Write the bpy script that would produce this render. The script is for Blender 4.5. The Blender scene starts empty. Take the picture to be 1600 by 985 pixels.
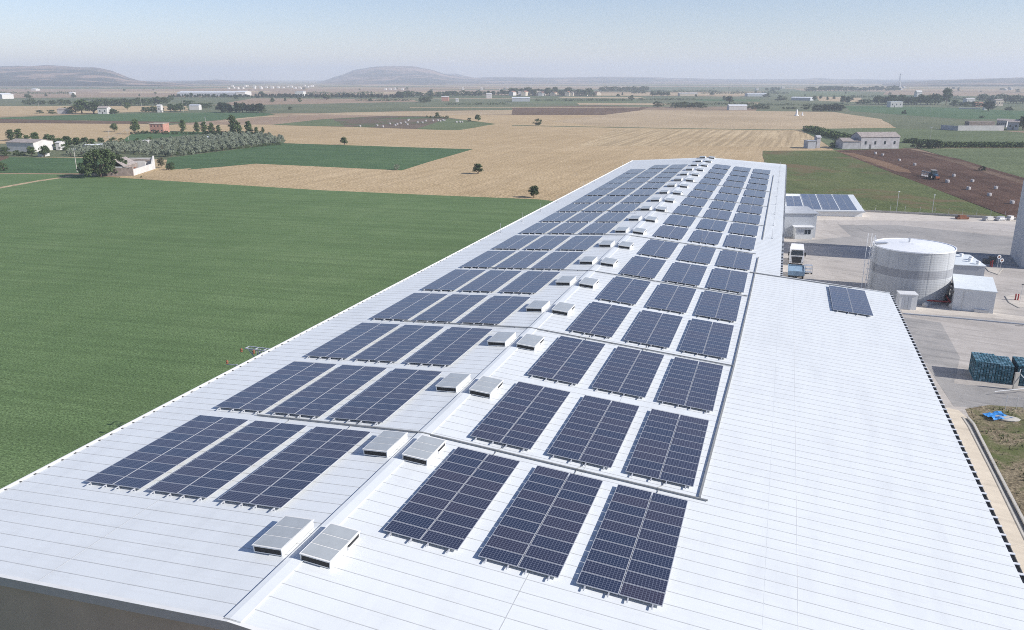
import bpy, bmesh, math, random
from mathutils import Vector, Matrix
random.seed(7)
rnd = random.random
U = random.uniform
PI = math.pi
R = math.radians
S = bpy.context.scene
COL = S.collection

# ------------------------------------------------------------------ camera
FPX, PITCH, YAW = 1244.74, -0.2892, 0.3232
CAM = Vector((20.535, 0.0, 33.127))
cd = bpy.data.cameras.new("camera")
cam = bpy.data.objects.new("camera", cd)
COL.objects.link(cam)
cam.location = CAM
cam.rotation_euler = (PI/2 + PITCH, 0, YAW)
cd.sensor_width = 36
cd.lens = FPX/1600*36
cd.clip_start = 0.5
cd.clip_end = 40000
S.camera = cam
FW = Vector((-math.sin(YAW)*math.cos(PITCH), math.cos(YAW)*math.cos(PITCH), math.sin(PITCH)))
RT = Vector((math.cos(YAW), math.sin(YAW), 0))
UP = RT.cross(FW)

def G(px, py, z=0.0):
    "the spot on the level z that the photograph shows at (px, py)"
    v = FW + RT*((px-800)/FPX) - UP*((py-492.5)/FPX)
    t = (z-CAM.z)/v.z
    p = CAM + v*t
    return Vector((p.x, p.y, z))
def ppm(p):
    return FPX/((Vector(p)-CAM).dot(FW))

# ------------------------------------------------------------------ tags
def tag(o, label=None, cat=None, group=None, kind=None):
    if label: o['label'] = label
    if cat: o['category'] = cat
    if group: o['group'] = group
    if kind: o['kind'] = kind
    return o
def empty(name, loc=(0,0,0), rz=0, label=None, cat=None, group=None):
    o = bpy.data.objects.new(name, None)
    o.empty_display_size = 0.2
    COL.objects.link(o)
    o.location = loc
    o.rotation_euler = (0, 0, rz)
    return tag(o, label, cat, group)
def copy_tree(o, parent=None):
    c = o.copy()
    COL.objects.link(c)
    if parent: c.parent = parent
    for ch in list(o.children): copy_tree(ch, c)
    return c

# ------------------------------------------------------------------ mesh builder
class MB:
    def __init__(s):
        s.v = []; s.f = []; s.m = []; s.uv = {}
    def quad(s, a, b, c, d, mi=0, uv=None):
        n = len(s.v)
        s.v += [tuple(a), tuple(b), tuple(c), tuple(d)]
        s.f.append((n, n+1, n+2, n+3)); s.m.append(mi)
        if uv: s.uv[len(s.f)-1] = uv
    def tri(s, a, b, c, mi=0):
        n = len(s.v); s.v += [tuple(a), tuple(b), tuple(c)]; s.f.append((n, n+1, n+2)); s.m.append(mi)
    def poly(s, pts, mi=0):
        n = len(s.v); s.v += [tuple(p) for p in pts]; s.f.append(tuple(range(n, n+len(pts)))); s.m.append(mi)
    def hexa(s, p, mi=0, top=None):
        "p: 8 points, bottom ring then top ring, both counter-clockwise from above"
        n = len(s.v); s.v += [tuple(q) for q in p]
        for k, f in enumerate(((3,2,1,0),(4,5,6,7),(0,1,5,4),(1,2,6,5),(2,3,7,6),(3,0,4,7))):
            s.f.append(tuple(n+i for i in f)); s.m.append(top if (k == 1 and top is not None) else mi)
    def box(s, x0, x1, y0, y1, z0, z1, mi=0, top=None):
        s.hexa([(x0,y0,z0),(x1,y0,z0),(x1,y1,z0),(x0,y1,z0),(x0,y0,z1),(x1,y0,z1),(x1,y1,z1),(x0,y1,z1)], mi, top)
    def bar(s, a, b, w, h=None, mi=0):
        a = Vector(a); b = Vector(b); h = h or w
        d = (b-a).normalized()
        u = d.cross(Vector((0,0,1)))
        if u.length < 1e-3: u = Vector((1,0,0))
        u.normalize(); n = u.cross(d)
        u = u*w/2; n = n*h/2
        P = [a-u-n, a+u-n, a+u+n, a-u+n, b-u-n, b+u-n, b+u+n, b-u+n]
        k = len(s.v); s.v += [tuple(q) for q in P]
        for f in ((0,1,2,3),(7,6,5,4),(4,5,1,0),(5,6,2,1),(6,7,3,2),(7,4,0,3)):
            s.f.append(tuple(k+i for i in f)); s.m.append(mi)
    def tube(s, pts, rads, n=8, mi=0, caps=True):
        rings = []
        pts = [Vector(p) for p in pts]
        for i, p in enumerate(pts):
            d = (pts[min(i+1, len(pts)-1)] - pts[max(i-1, 0)]).normalized()
            u = d.cross(Vector((0.13,0.2,1))) if abs(d.z) < 0.95 else d.cross(Vector((1,0.1,0)))
            u.normalize(); w = d.cross(u)
            k = len(s.v)
            for j in range(n):
                a = 2*PI*j/n
                s.v.append(tuple(p + (u*math.cos(a) + w*math.sin(a))*rads[i]))
            rings.append(k)
        for a, b in zip(rings, rings[1:]):
            for j in range(n):
                j2 = (j+1) % n
                s.f.append((a+j, b+j, b+j2, a+j2)); s.m.append(mi)
        if caps:
            s.f.append(tuple(rings[0]+j for j in range(n))); s.m.append(mi)
            s.f.append(tuple(rings[-1]+j for j in reversed(range(n)))); s.m.append(mi)
    def lathe(s, prof, n=32, c=(0,0,0), axis='z', mi=0, caps=True):
        "prof: list of (radius, height, optional material index)"
        rings = []
        for pr in prof:
            k = len(s.v)
            for j in range(n):
                a = 2*PI*j/n
                x, y, z = pr[0]*math.cos(a), pr[0]*math.sin(a), pr[1]
                if axis == 'x': x, y, z = z, x, y
                if axis == 'y': x, y, z = y, z, x
                s.v.append((c[0]+x, c[1]+y, c[2]+z))
            rings.append(k)
        for i, (a, b) in enumerate(zip(rings, rings[1:])):
            m = prof[i][2] if len(prof[i]) > 2 else mi
            for j in range(n):
                j2 = (j+1) % n
                s.f.append((a+j, a+j2, b+j2, b+j)); s.m.append(m)
        if caps:
            s.f.append(tuple(rings[0]+j for j in reversed(range(n)))); s.m.append(mi)
            s.f.append(tuple(rings[-1]+j for j in range(n))); s.m.append(prof[-1][2] if len(prof[-1]) > 2 else mi)
    def mesh(s, name, mats, smooth=False):
        me = bpy.data.meshes.new(name)
        me.from_pydata(s.v, [], s.f)
        if not isinstance(mats, (list, tuple)): mats = [mats]
        for m in mats: me.materials.append(m)
        me.polygons.foreach_set('material_index', s.m)
        if s.uv:
            ul = me.uv_layers.new(name='UVMap')
            for fi, uv in s.uv.items():
                for k, li in enumerate(me.polygons[fi].loop_indices): ul.data[li].uv = uv[k]
        if smooth:
            me.polygons.foreach_set('use_smooth', [True]*len(me.polygons))
        me.update()
        return me
    def build(s, name, mats, parent=None, smooth=False, loc=None, rz=None):
        o = bpy.data.objects.new(name, s.mesh(name, mats, smooth))
        COL.objects.link(o)
        if parent: o.parent = parent
        if loc is not None: o.location = loc
        if rz is not None: o.rotation_euler = (0, 0, rz)
        return o

# ------------------------------------------------------------------ materials
class NT:
    def __init__(s, name):
        s.m = bpy.data.materials.new(name); s.m.use_nodes = True
        s.t = s.m.node_tree; s.b = s.t.nodes['Principled BSDF']
    def n(s, typ, **kw):
        x = s.t.nodes.new(typ)
        for k, v in kw.items():
            if k.startswith('i_'): x.inputs[k[2:].replace('_', ' ')].default_value = v
            else: setattr(x, k, v)
        return x
    def l(s, a, b): s.t.links.new(a, b)
    def pos(s, scale=(1,1,1), rot=0, obj=False):
        if obj: src = s.n('ShaderNodeTexCoord').outputs['Object']
        else: src = s.n('ShaderNodeNewGeometry').outputs['Position']
        mp = s.n('ShaderNodeMapping')
        mp.inputs['Rotation'].default_value = (0, 0, rot)
        s.l(src, mp.inputs['Vector'])
        m2 = s.n('ShaderNodeMapping'); m2.inputs['Scale'].default_value = scale
        s.l(mp.outputs[0], m2.inputs['Vector'])
        return m2.outputs[0]
    def noise(s, vec, scale, detail=3, rough=0.6, dist=0):
        x = s.n('ShaderNodeTexNoise'); x.inputs['Scale'].default_value = scale
        x.inputs['Detail'].default_value = detail; x.inputs['Roughness'].default_value = rough
        x.inputs['Distortion'].default_value = dist
        s.l(vec, x.inputs['Vector']); return x.outputs['Fac']
    def ramp(s, fac, stops):
        x = s.n('ShaderNodeValToRGB'); e = x.color_ramp.elements
        while len(e) < len(stops): e.new(0.5)
        for el, (p, c) in zip(e, stops):
            el.position = p
            el.color = (c[0], c[1], c[2], 1) if isinstance(c, (tuple, list)) else (c, c, c, 1)
        s.l(fac, x.inputs[0]); return x.outputs[0]
    def mix(s, fac, a, b, typ='MIX'):
        x = s.n('ShaderNodeMix', data_type='RGBA', blend_type=typ)
        for sock, v in ((x.inputs[0], fac), (x.inputs[6], a), (x.inputs[7], b)):
            if hasattr(v, 'links'): s.l(v, sock)
            elif isinstance(v, (tuple, list)): sock.default_value = (*v[:3], 1)
            else: sock.default_value = v
        return x.outputs[2]
    def math(s, op, a, b=None):
        x = s.n('ShaderNodeMath', operation=op)
        for i, v in enumerate((a, b)):
            if v is None: continue
            if hasattr(v, 'links'): s.l(v, x.inputs[i])
            else: x.inputs[i].default_value = v
        return x.outputs[0]
    def color(s, c):
        if hasattr(c, 'links'): s.l(c, s.b.inputs['Base Color'])
        else: s.b.inputs['Base Color'].default_value = (*c[:3], 1)
    def bump(s, h, strength=0.4, dist=0.05):
        x = s.n('ShaderNodeBump'); x.inputs['Strength'].default_value = strength; x.inputs['Distance'].default_value = dist
        s.l(h, x.inputs['Height']); s.l(x.outputs[0], s.b.inputs['Normal'])
    def done(s, rough=0.7, metal=0, spec=0.4):
        s.b.inputs['Roughness'].default_value = rough; s.b.inputs['Metallic'].default_value = metal
        s.b.inputs['Specular IOR Level'].default_value = spec
        return s.m

def simple(name, c, var=0.15, scale=3.0, rough=0.6, metal=0, spec=0.4, bump=0):
    t = NT(name)
    v = t.pos(obj=True)
    f = t.noise(v, scale, 4)
    a = tuple(x*(1-var) for x in c); b = tuple(min(1, x*(1+var)) for x in c)
    t.color(t.ramp(f, [(0.3, a), (0.7, b)]))
    if bump: t.bump(f, bump, 0.05)
    return t.done(rough, metal, spec)

def field(name, cols, rot=0.0, rowscale=0.0, fine=0.6, big=0.012, rowmix=0.3, rough=0.95, bump=0.6, patch=None, grain=0.45):
    "a field: fine speckle, broad drifts, and drill rows along one direction"
    t = NT(name)
    p = t.pos()
    f1 = t.noise(p, fine*3.3, 5, 0.75)
    f2 = t.noise(p, big, 4, 0.6)
    f3 = t.noise(p, 0.11, 4, 0.6)
    s = t.math('ADD', t.math('MULTIPLY', f1, 0.35), t.math('ADD', t.math('MULTIPLY', f2, 0.35), t.math('MULTIPLY', f3, 0.30)))
    c = t.ramp(s, [(0.38, cols[0]), (0.5, cols[1]), (0.62, cols[2])])
    spk = t.ramp(f1, [(0.36, 1-grain), (0.64, 1+grain)])
    c = t.mix(1.0, c, spk, 'MULTIPLY')
    if rowscale:
        pr = t.pos((rowscale, 0.02*rowscale, 1), rot)
        fr = t.noise(pr, 1.0, 3, 0.6)
        c = t.mix(t.math('MULTIPLY', t.ramp(fr, [(0.42, 0), (0.6, 1)]), rowmix), c, tuple(x*0.62 for x in cols[0]), 'MIX')
    if patch:
        fp = t.noise(t.pos((1,1,1)), patch[1], 4, 0.65, 0.6)
        c = t.mix(t.ramp(fp, [(patch[2], 0), (patch[3], 1)]), c, patch[0])
    t.color(c)
    if bump: t.bump(f1, bump*.6, 0.12)
    return t.done(rough, 0, 0.1)

M = {}
M['white_paint'] = simple('white_paint', (0.70,0.71,0.72), 0.03, 0.7, 0.45)
def roof_mat(name, c):
    t = NT(name)
    p = t.pos()
    f = t.noise(t.pos((0.9,0.12,1)), 1.0, 4, 0.6)
    g = t.noise(p, 0.11, 4, 0.6)
    s = t.math('ADD', t.math('MULTIPLY', f, 0.5), t.math('MULTIPLY', g, 0.5))
    # one sheet a metre wide differs a little from the next
    sep = t.n('ShaderNodeSeparateXYZ'); t.l(p, sep.inputs[0])
    wn = t.n('ShaderNodeTexWhiteNoise', noise_dimensions='1D'); t.l(t.math('FLOOR', t.math('ADD', sep.outputs[1], 0.5)), wn.inputs['W'])
    col = t.ramp(s, [(0.35, tuple(x*0.93 for x in c)), (0.5, c), (0.7, tuple(min(1, x*1.03) for x in c))])
    col = t.mix(t.math('MULTIPLY', wn.outputs['Value'], 0.06), col, tuple(x*0.7 for x in c))
    dr = t.noise(t.pos((0.22,2.6,1)), 1.0, 5, 0.7, 0.3)
    col = t.mix(t.math('MULTIPLY', t.ramp(dr, [(0.52, 0), (0.72, 1)]), 0.16), col, (0.45,0.44,0.41))
    t.color(col)
    t.bump(t.noise(t.pos((0.25,2.0,1)), 1.0, 2), 0.08, 0.03)
    return t.done(0.42, 0, 0.35)
M['roof_white'] = roof_mat('roof_white', (0.685,0.71,0.715))
M['roof_seam'] = simple('roof_seam', (0.50,0.51,0.51), 0.1, 2, 0.6)
M['trim_grey'] = simple('trim_grey', (0.33,0.33,0.345), 0.06, 2, 0.5)
M['cream_white'] = simple('cream_white', (0.72,0.715,0.69), 0.05, 1.0, 0.5)
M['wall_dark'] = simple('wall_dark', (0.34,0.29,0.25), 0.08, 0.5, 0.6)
M['wall_grey'] = simple('wall_grey', (0.40,0.42,0.45), 0.06, 0.6, 0.55)
M['steel'] = simple('steel', (0.55,0.56,0.58), 0.08, 4, 0.4, 0.6)
M['alu'] = simple('alu', (0.52,0.53,0.555), 0.05, 5, 0.35, 0.3)
M['black'] = simple('black', (0.018,0.02,0.024), 0.3, 3, 0.5)
M['dark_grey'] = simple('dark_grey', (0.10,0.10,0.10), 0.2, 3, 0.6)
M['cable_grey'] = simple('cable_grey', (0.27,0.275,0.27), 0.15, 3, 0.6)
M['polycarb'] = simple('polycarb', (0.38,0.405,0.415), 0.07, 1.6, 0.25)
M['rust'] = simple('rust', (0.22,0.09,0.05), 0.3, 3, 0.85)
M['red'] = simple('red', (0.30,0.03,0.03), 0.15, 3, 0.5)
M['blue_tarp'] = simple('blue_tarp', (0.04,0.22,0.55), 0.2, 3, 0.5)
M['blue_trailer'] = simple('blue_trailer', (0.20,0.30,0.40), 0.15, 1.2, 0.4)
M['tyre'] = simple('tyre', (0.02,0.02,0.02), 0.2, 4, 0.8)
M['glass_dark'] = simple('glass_dark', (0.03,0.04,0.05), 0.3, 1, 0.08, 0, 0.6)
M['concrete'] = simple('concrete', (0.42,0.40,0.365), 0.12, 0.8, 0.85, bump=0.2)
M['house_white'] = simple('house_white', (0.52,0.505,0.49), 0.12, 0.5, 0.8)
M['house_cream'] = simple('house_cream', (0.50,0.44,0.36), 0.12, 0.5, 0.85)
M['house_pink'] = simple('house_pink', (0.42,0.22,0.17), 0.2, 0.7, 0.85)
M['lime_wall'] = simple('lime_wall', (0.42,0.41,0.42), 0.22, 0.5, 0.9)
M['stone'] = simple('stone', (0.25,0.205,0.18), 0.3, 0.9, 0.95, bump=0.5)
M['tile_roof'] = simple('tile_roof', (0.31,0.27,0.25), 0.3, 1.0, 0.9, bump=0.4)
M['tile_red'] = simple('tile_red', (0.26,0.13,0.09), 0.25, 1.0, 0.9)
M['green_paint'] = simple('green_paint', (0.05,0.13,0.05), 0.2, 1, 0.5)
M['pallet_a'] = simple('pallet_a', (0.10,0.20,0.26), 0.35, 2.0, 0.6)
M['pallet_b'] = simple('pallet_b', (0.025,0.10,0.14), 0.4, 2.0, 0.6)
M['tractor_blue'] = simple('tractor_blue', (0.05,0.12,0.20), 0.2, 2, 0.45)
M['bag'] = simple('bag', (0.43,0.41,0.41), 0.15, 2, 0.8)
M['bark'] = simple('bark', (0.12,0.09,0.065), 0.3, 3, 0.95)
M['orange'] = simple('orange', (0.5,0.16,0.05), 0.1, 2, 0.5)

def leaf_mat(name, a, b):
    t = NT(name)
    f = t.noise(t.pos(obj=True), 1.6, 3, 0.7)
    oi = t.n('ShaderNodeObjectInfo')
    s = t.math('ADD', t.math('MULTIPLY', f, 0.8), t.math('MULTIPLY', oi.outputs['Random'], 0.2))
    t.color(t.ramp(s, [(0.3, a), (0.75, b)]))
    return t.done(0.8, 0, 0.15)
M['leaf_dark'] = leaf_mat('leaf_dark', (0.040,0.062,0.025), (0.095,0.128,0.055))
M['leaf_mid'] = leaf_mat('leaf_mid', (0.055,0.085,0.030), (0.115,0.155,0.055))
M['leaf_olive'] = leaf_mat('leaf_olive', (0.17,0.195,0.14), (0.31,0.34,0.26))
M['leaf_pine'] = leaf_mat('leaf_pine', (0.022,0.036,0.022), (0.05,0.07,0.042))
M['leaf_dry'] = leaf_mat('leaf_dry', (0.10,0.095,0.06), (0.20,0.18,0.11))

# solar glass: 6 x 12 cells drawn from the panel's own UV
def pv_mat():
    t = NT('solar_glass')
    uv = t.n('ShaderNodeUVMap'); uv.uv_map = 'UVMap'
    sep = t.n('ShaderNodeSeparateXYZ'); t.l(uv.outputs[0], sep.inputs[0])
    def line(sock, n, w):
        f = t.math('FRACT', t.math('MULTIPLY', sock, n))
        e = t.math('ABSOLUTE', t.math('SUBTRACT', f, 0.5))
        return t.math('GREATER_THAN', e, 0.5 - w)
    g = t.math('MAXIMUM', line(sep.outputs[0], 12, 0.07), line(sep.outputs[1], 6, 0.07))
    oi = t.n('ShaderNodeObjectInfo')
    r = t.noise(t.pos((0.5,0.5,0.5)), 0.9, 2)
    wn = t.n('ShaderNodeTexWhiteNoise', noise_dimensions='1D'); t.l(oi.outputs['Random'], wn.inputs['W'])
    hue = t.math('ADD', t.math('MULTIPLY', wn.outputs['Value'], 0.75), t.math('MULTIPLY', r, 0.25))
    c = t.ramp(hue, [(0.15, (0.011,0.019,0.046)), (0.5, (0.019,0.021,0.044)), (0.9, (0.029,0.025,0.044))])
    t.color(t.mix(t.math('MULTIPLY', g, 0.55), c, (0.20,0.22,0.28)))
    t.b.inputs['Coat Weight'].default_value = 0.6
    t.b.inputs['Coat Roughness'].default_value = 0.14
    t.b.inputs['Specular Tint'].default_value = (1,.9,.95,1)
    return t.done(0.32, 0, 0.6)
M['pv'] = pv_mat()

# ground materials
M['soil'] = field('plain_soil', [(0.15,0.12,0.075),(0.22,0.175,0.11),(0.28,0.22,0.14)], fine=0.3)
M['green_near'] = field('green_crop', [(0.098,0.155,0.064),(0.120,0.182,0.077),(0.150,0.212,0.096)], rot=1.50, rowscale=0.7, fine=1.3, big=0.02, rowmix=0.30, bump=0.9, grain=0.5)
M['green_b'] = field('green_crop_b', [(0.055,0.100,0.045),(0.078,0.135,0.06),(0.105,0.165,0.075)], rot=1.55, rowscale=0.35, fine=0.4, rowmix=0.3)
M['green_c'] = field('green_crop_c', [(0.09,0.115,0.055),(0.125,0.155,0.075),(0.165,0.19,0.10)], rot=1.55, rowscale=0.2, fine=0.3, rowmix=0.25)
M['green_dull'] = field('green_dull', [(0.09,0.105,0.06),(0.125,0.14,0.08),(0.17,0.175,0.10)], fine=0.25)
M['wheat'] = field('wheat_stubble', [(0.37,0.27,0.15),(0.45,0.335,0.195),(0.53,0.405,0.25)], rot=0.03, rowscale=0.5, fine=0.4, big=0.01, rowmix=0.22)
M['wheat_rows'] = field('wheat_swaths', [(0.38,0.28,0.16),(0.49,0.375,0.225),(0.60,0.475,0.30)], rot=0.03, rowscale=0.42, fine=0.35, rowmix=0.55)
M['wheat_pale'] = field('pale_stubble', [(0.33,0.25,0.155),(0.41,0.315,0.20),(0.49,0.38,0.25)], fine=0.25)
M['pink_soil'] = field('bare_soil', [(0.24,0.165,0.11),(0.30,0.215,0.15),(0.36,0.265,0.19)], fine=0.25)
M['brown'] = field('brown_soil', [(0.10,0.062,0.042),(0.145,0.095,0.066),(0.19,0.13,0.09)], fine=0.4, rot=-0.2, rowscale=0.3)
M['ploughed'] = field('ploughed_soil', [(0.055,0.030,0.021),(0.105,0.060,0.042),(0.165,0.10,0.07)], rot=-0.16, rowscale=0.9, fine=0.6, rowmix=0.4, bump=1.0)
M['ploughed_tan'] = field('fresh_furrow', [(0.15,0.085,0.05),(0.21,0.13,0.08),(0.27,0.17,0.11)], rot=-0.16, rowscale=0.9, fine=0.6, rowmix=0.3)
M['mixed'] = field('weedy_field', [(0.070,0.090,0.032),(0.105,0.128,0.046),(0.155,0.165,0.07)], rot=-0.35, rowscale=0.45, fine=0.5, big=0.02, rowmix=0.25,
                   patch=((0.15,0.115,0.06), 0.035, 0.52, 0.62))
M['lens'] = field('lens_soil', [(0.10,0.075,0.055),(0.14,0.105,0.078),(0.175,0.135,0.10)], fine=0.4,
                  patch=((0.085,0.115,0.05), 0.02, 0.52, 0.62))
M['grass_dirt'] = field('weedy_verge', [(0.12,0.095,0.062),(0.20,0.165,0.11),(0.29,0.245,0.17)], fine=1.2, big=0.05, bump=1.0,
                  patch=((0.10,0.115,0.045), 0.16, 0.50, 0.62))
def yard_mat(name, a, b, c, tint=None):
    t = NT(name)
    p = t.pos()
    f1 = t.noise(p, 0.07, 6, 0.65, 0.8)
    f2 = t.noise(p, 1.8, 5, 0.7)
    arc = t.noise(t.pos((0.05,0.9,1), 0.28), 1.0, 4, 0.6, 1.2)
    s = t.math('ADD', t.math('MULTIPLY', f1, 0.45), t.math('ADD', t.math('MULTIPLY', f2, 0.2), t.math('MULTIPLY', arc, 0.35)))
    col = t.ramp(s, [(0.36, a), (0.5, b), (0.62, c)])
    # curved tyre marks
    w = t.n('ShaderNodeTexWave', wave_type='RINGS', rings_direction='Z'); w.inputs['Scale'].default_value = 0.11
    w.inputs['Distortion'].default_value = 3.5; w.inputs['Detail'].default_value = 3; w.inputs['Detail Scale'].default_value = 0.4
    mp = t.n('ShaderNodeMapping'); mp.inputs['Location'].default_value = (-66, -205, 0)
    g = t.n('ShaderNodeNewGeometry'); t.l(g.outputs['Position'], mp.inputs['Vector']); t.l(mp.outputs[0], w.inputs['Vector'])
    tr = t.ramp(w.outputs['Fac'], [(0.0, 1), (0.16, 0)])
    brk = t.ramp(t.noise(p, 0.12, 3), [(0.45, 0), (0.6, 1)])
    col = t.mix(t.math('MULTIPLY', t.math('MULTIPLY', tr, brk), 0.35), col, tuple(x*0.6 for x in a))
    t.color(col)
    st = t.noise(t.pos((1,1,1)), 0.22, 5, 0.7, 1.5)
    col = t.mix(t.math('MULTIPLY', t.ramp(st, [(0.56, 0), (0.70, 1)]), 0.4), col, tuple(x*0.55 for x in a))
    st2 = t.noise(t.pos((1,1,1)), 0.035, 4, 0.6, 0.5)
    col = t.mix(t.ramp(st2, [(0.35, 0.35), (0.6, 0)]), col, tuple(min(1, x*1.18) for x in c))
    t.color(col)
    t.bump(f2, 0.3, 0.02)
    return t.done(0.9, 0, 0.2)
M['yard'] = yard_mat('yard_concrete', (0.30,0.275,0.25), (0.39,0.36,0.33), (0.48,0.445,0.41))
M['yard_grey'] = yard_mat('yard_asphalt', (0.22,0.215,0.21), (0.285,0.275,0.265), (0.37,0.35,0.33))
M['yard_pale'] = yard_mat('yard_pale', (0.40,0.36,0.31), (0.50,0.455,0.40), (0.58,0.53,0.47))
M['path_beige'] = yard_mat('path_beige', (0.46,0.40,0.32), (0.53,0.465,0.375), (0.60,0.53,0.43))
def hill_mat():
    t = NT('hillside')
    p = t.pos()
    f = t.noise(p, 0.0022, 6, 0.7, 0.5); g = t.noise(p, 0.011, 4, 0.7)
    s = t.math('ADD', t.math('MULTIPLY', f, 0.6), t.math('MULTIPLY', g, 0.4))
    t.color(t.ramp(s, [(0.44, (0.012,0.018,0.014)), (0.5, (0.07,0.055,0.042)), (0.56, (0.30,0.20,0.15))]))
    return t.done(0.95, 0, 0.1)
M['hill'] = hill_mat()

# ------------------------------------------------------------------ world, sun, haze
SUN_EL = R(30)
w = bpy.data.worlds.new('World'); S.world = w; w.use_nodes = True
wt = w.node_tree; bg = wt.nodes['Background']
sky = wt.nodes.new('ShaderNodeTexSky'); sky.sky_type = 'NISHITA'; sky.sun_disc = False
sky.sun_elevation = SUN_EL; sky.sun_rotation = R(90)
sky.altitude = 400; sky.air_density = 1.0; sky.dust_density = 0.3; sky.ozone_density = 3.0
tint = wt.nodes.new('ShaderNodeMix'); tint.data_type = 'RGBA'; tint.blend_type = 'MULTIPLY'; tint.inputs[0].default_value = 1
tint.inputs[7].default_value = (1.0, 0.915, 0.995, 1)
wt.links.new(sky.outputs[0], tint.inputs[6]); wt.links.new(tint.outputs[2], bg.inputs[0]); bg.inputs[1].default_value = 0.070
sl = bpy.data.lights.new('sun', 'SUN'); so = bpy.data.objects.new('sun', sl); COL.objects.link(so)
sl.energy = 3.5; sl.angle = R(0.6); sl.color = (1.0, 0.955, 0.89)
sdir = Vector((math.cos(SUN_EL), 0.0, math.sin(SUN_EL)))
so.rotation_euler = sdir.to_track_quat('Z', 'Y').to_euler(); so.location = (0, 0, 300)
S.view_settings.view_transform = 'Standard'; S.view_settings.look = 'None'
S.view_settings.exposure = 0.95; S.view_settings.gamma = 1; S.view_settings.use_curve_mapping = False
S.cycles.max_bounces = 6; S.cycles.volume_bounces = 2; S.cycles.use_denoising = False
S.cycles.volume_step_rate = 4; S.cycles.use_adaptive_sampling = True; S.cycles.filter_width = 0.95

hz = NT('air'); hz.t.nodes.remove(hz.b)
pv = hz.n('ShaderNodeVolumePrincipled'); pv.inputs['Density'].default_value = 0.00020
pv.inputs['Color'].default_value = (0.77,0.85,0.97,1); pv.inputs['Anisotropy'].default_value = 0.1
hz.l(pv.outputs[0], hz.t.nodes['Material Output'].inputs['Volume'])
hb = MB(); hb.box(-9000, 7000, -500, 11200, -2, 190)
tag(hb.build('haze', hz.m), None, None, None, 'stuff')

# ------------------------------------------------------------------ ground and fields
def struct(name, mb, mats, smooth=False):
    return tag(mb.build(name, mats, smooth=smooth), kind='structure')
g = MB(); g.quad((-8900,-450,-0.06),(6900,-450,-0.06),(6900,11000,-0.06),(-8900,11000,-0.06))
LV = [0]
def patch(name, mat, pts, z=None, world=False):
    LV[0] += 1
    if z is None: z = -0.05 + LV[0]*0.002
    if not world: pts = [G(x, y) for x, y in pts]
    m = MB()
    P = [Vector((p[0], p[1], z)) for p in pts]
    # a slightly uneven edge
    Q = []
    for a, b in zip(P, P[1:]+P[:1]):
        n = max(1, min(14, int((b-a).length/25)))
        for k in range(n):
            q = a.lerp(b, k/n)
            if k: q = q + Vector((U(-1,1), U(-1,1), 0))*0.8
            Q.append(q)
    m.poly(Q)
    o = struct(name, m, M[mat])
    bm = bmesh.new(); bm.from_mesh(o.data); bmesh.ops.triangulate(bm, faces=bm.faces)
    for f in bm.faces:
        if f.normal.z < 0: f.normal_flip()
    bm.to_mesh(o.data); bm.free()
    return o
def far_ground():
    t = NT('plain_patchwork')
    v = t.pos((0.0016,0.0042,1), -0.2)
    vo = t.n('ShaderNodeTexVoronoi'); vo.inputs['Scale'].default_value = 1.0; t.l(v, vo.inputs['Vector'])
    sp = t.n('ShaderNodeSeparateColor'); t.l(vo.outputs['Color'], sp.inputs[0])
    c = t.ramp(sp.outputs[0], [(0.0,(0.36,0.26,0.165)),(0.3,(0.28,0.20,0.14)),(0.45,(0.10,0.125,0.06)),(0.6,(0.38,0.29,0.19)),(0.8,(0.14,0.15,0.085)),(1.0,(0.20,0.14,0.10))])
    t.t.nodes[-1].color_ramp.interpolation = 'CONSTANT'
    for nd in t.t.nodes:
        if nd.bl_idname == 'ShaderNodeValToRGB': nd.color_ramp.interpolation = 'CONSTANT'
    f = t.noise(t.pos(), 0.02, 5, 0.7)
    t.color(t.mix(t.ramp(f, [(0.4, 0), (0.7, 0.5)]), c, (0.12,0.11,0.07)))
    return t.done(0.95, 0, 0.1)
struct('ground', g, far_ground())

patch('field', 'pink_soil', [(-200,140),(400,139),(560,139),(800,141),(800,149),(400,150),(300,152),(-200,156)])
patch('field', 'green_dull', [(-200,154),(300,152),(480,153),(760,155),(1250,150),(1250,166),(800,168),(560,176),(400,178),(-200,178)])
patch('field', 'wheat_pale', [(150,143.5),(420,142.5),(430,144.5),(160,146)])
patch('field', 'wheat_pale', [(540,144),(760,143),(770,146),(560,147)])
patch('field', 'green_dull', [(900,140),(1240,139.5),(1260,143),(1010,144),(900,143)])
patch('field', 'wheat_pale', [(930,146),(1170,146),(1175,149),(940,149.5)])
patch('field', 'wheat_pale', [(880,151.5),(1000,152),(1010,154),(870,153.5)])
patch('field', 'green_c', [(800,155),(1000,157),(990,162),(860,162),(800,160)])
patch('field', 'wheat_pale', [(900,161),(1060,162),(1050,164.5),(905,164)])
patch('field', 'brown', [(1420,150.5),(1650,153),(1650,158),(1500,157)])
patch('field', 'green_b', [(1080,155),(1230,156),(1225,159),(1090,158)])
patch('field', 'wheat_pale', [(1170,160.5),(1300,162),(1300,164),(1165,163)])
patch('field', 'pink_soil', [(395,154),(640,155),(655,159),(470,163),(400,164),(330,165)])
patch('field', 'green_dull', [(1195,142),(1350,143),(1650,150),(1650,205),(1400,200),(1180,176)])
patch('field', 'green_b', [(1320,166),(1440,167),(1660,176),(1660,188),(1500,186),(1330,174)])
patch('field', 'green_c', [(1235,142.5),(1340,144),(1335,151),(1230,150)])
patch('field', 'wheat_pale', [(1275,151),(1345,153),(1350,160),(1280,158)])
patch('field', 'pink_soil', [(1385,143),(1650,146),(1650,152),(1480,150),(1380,148)])
patch('field', 'wheat', [(-260,166),(100,166),(290,166),(295,173),(120,178),(-260,192)])
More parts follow.
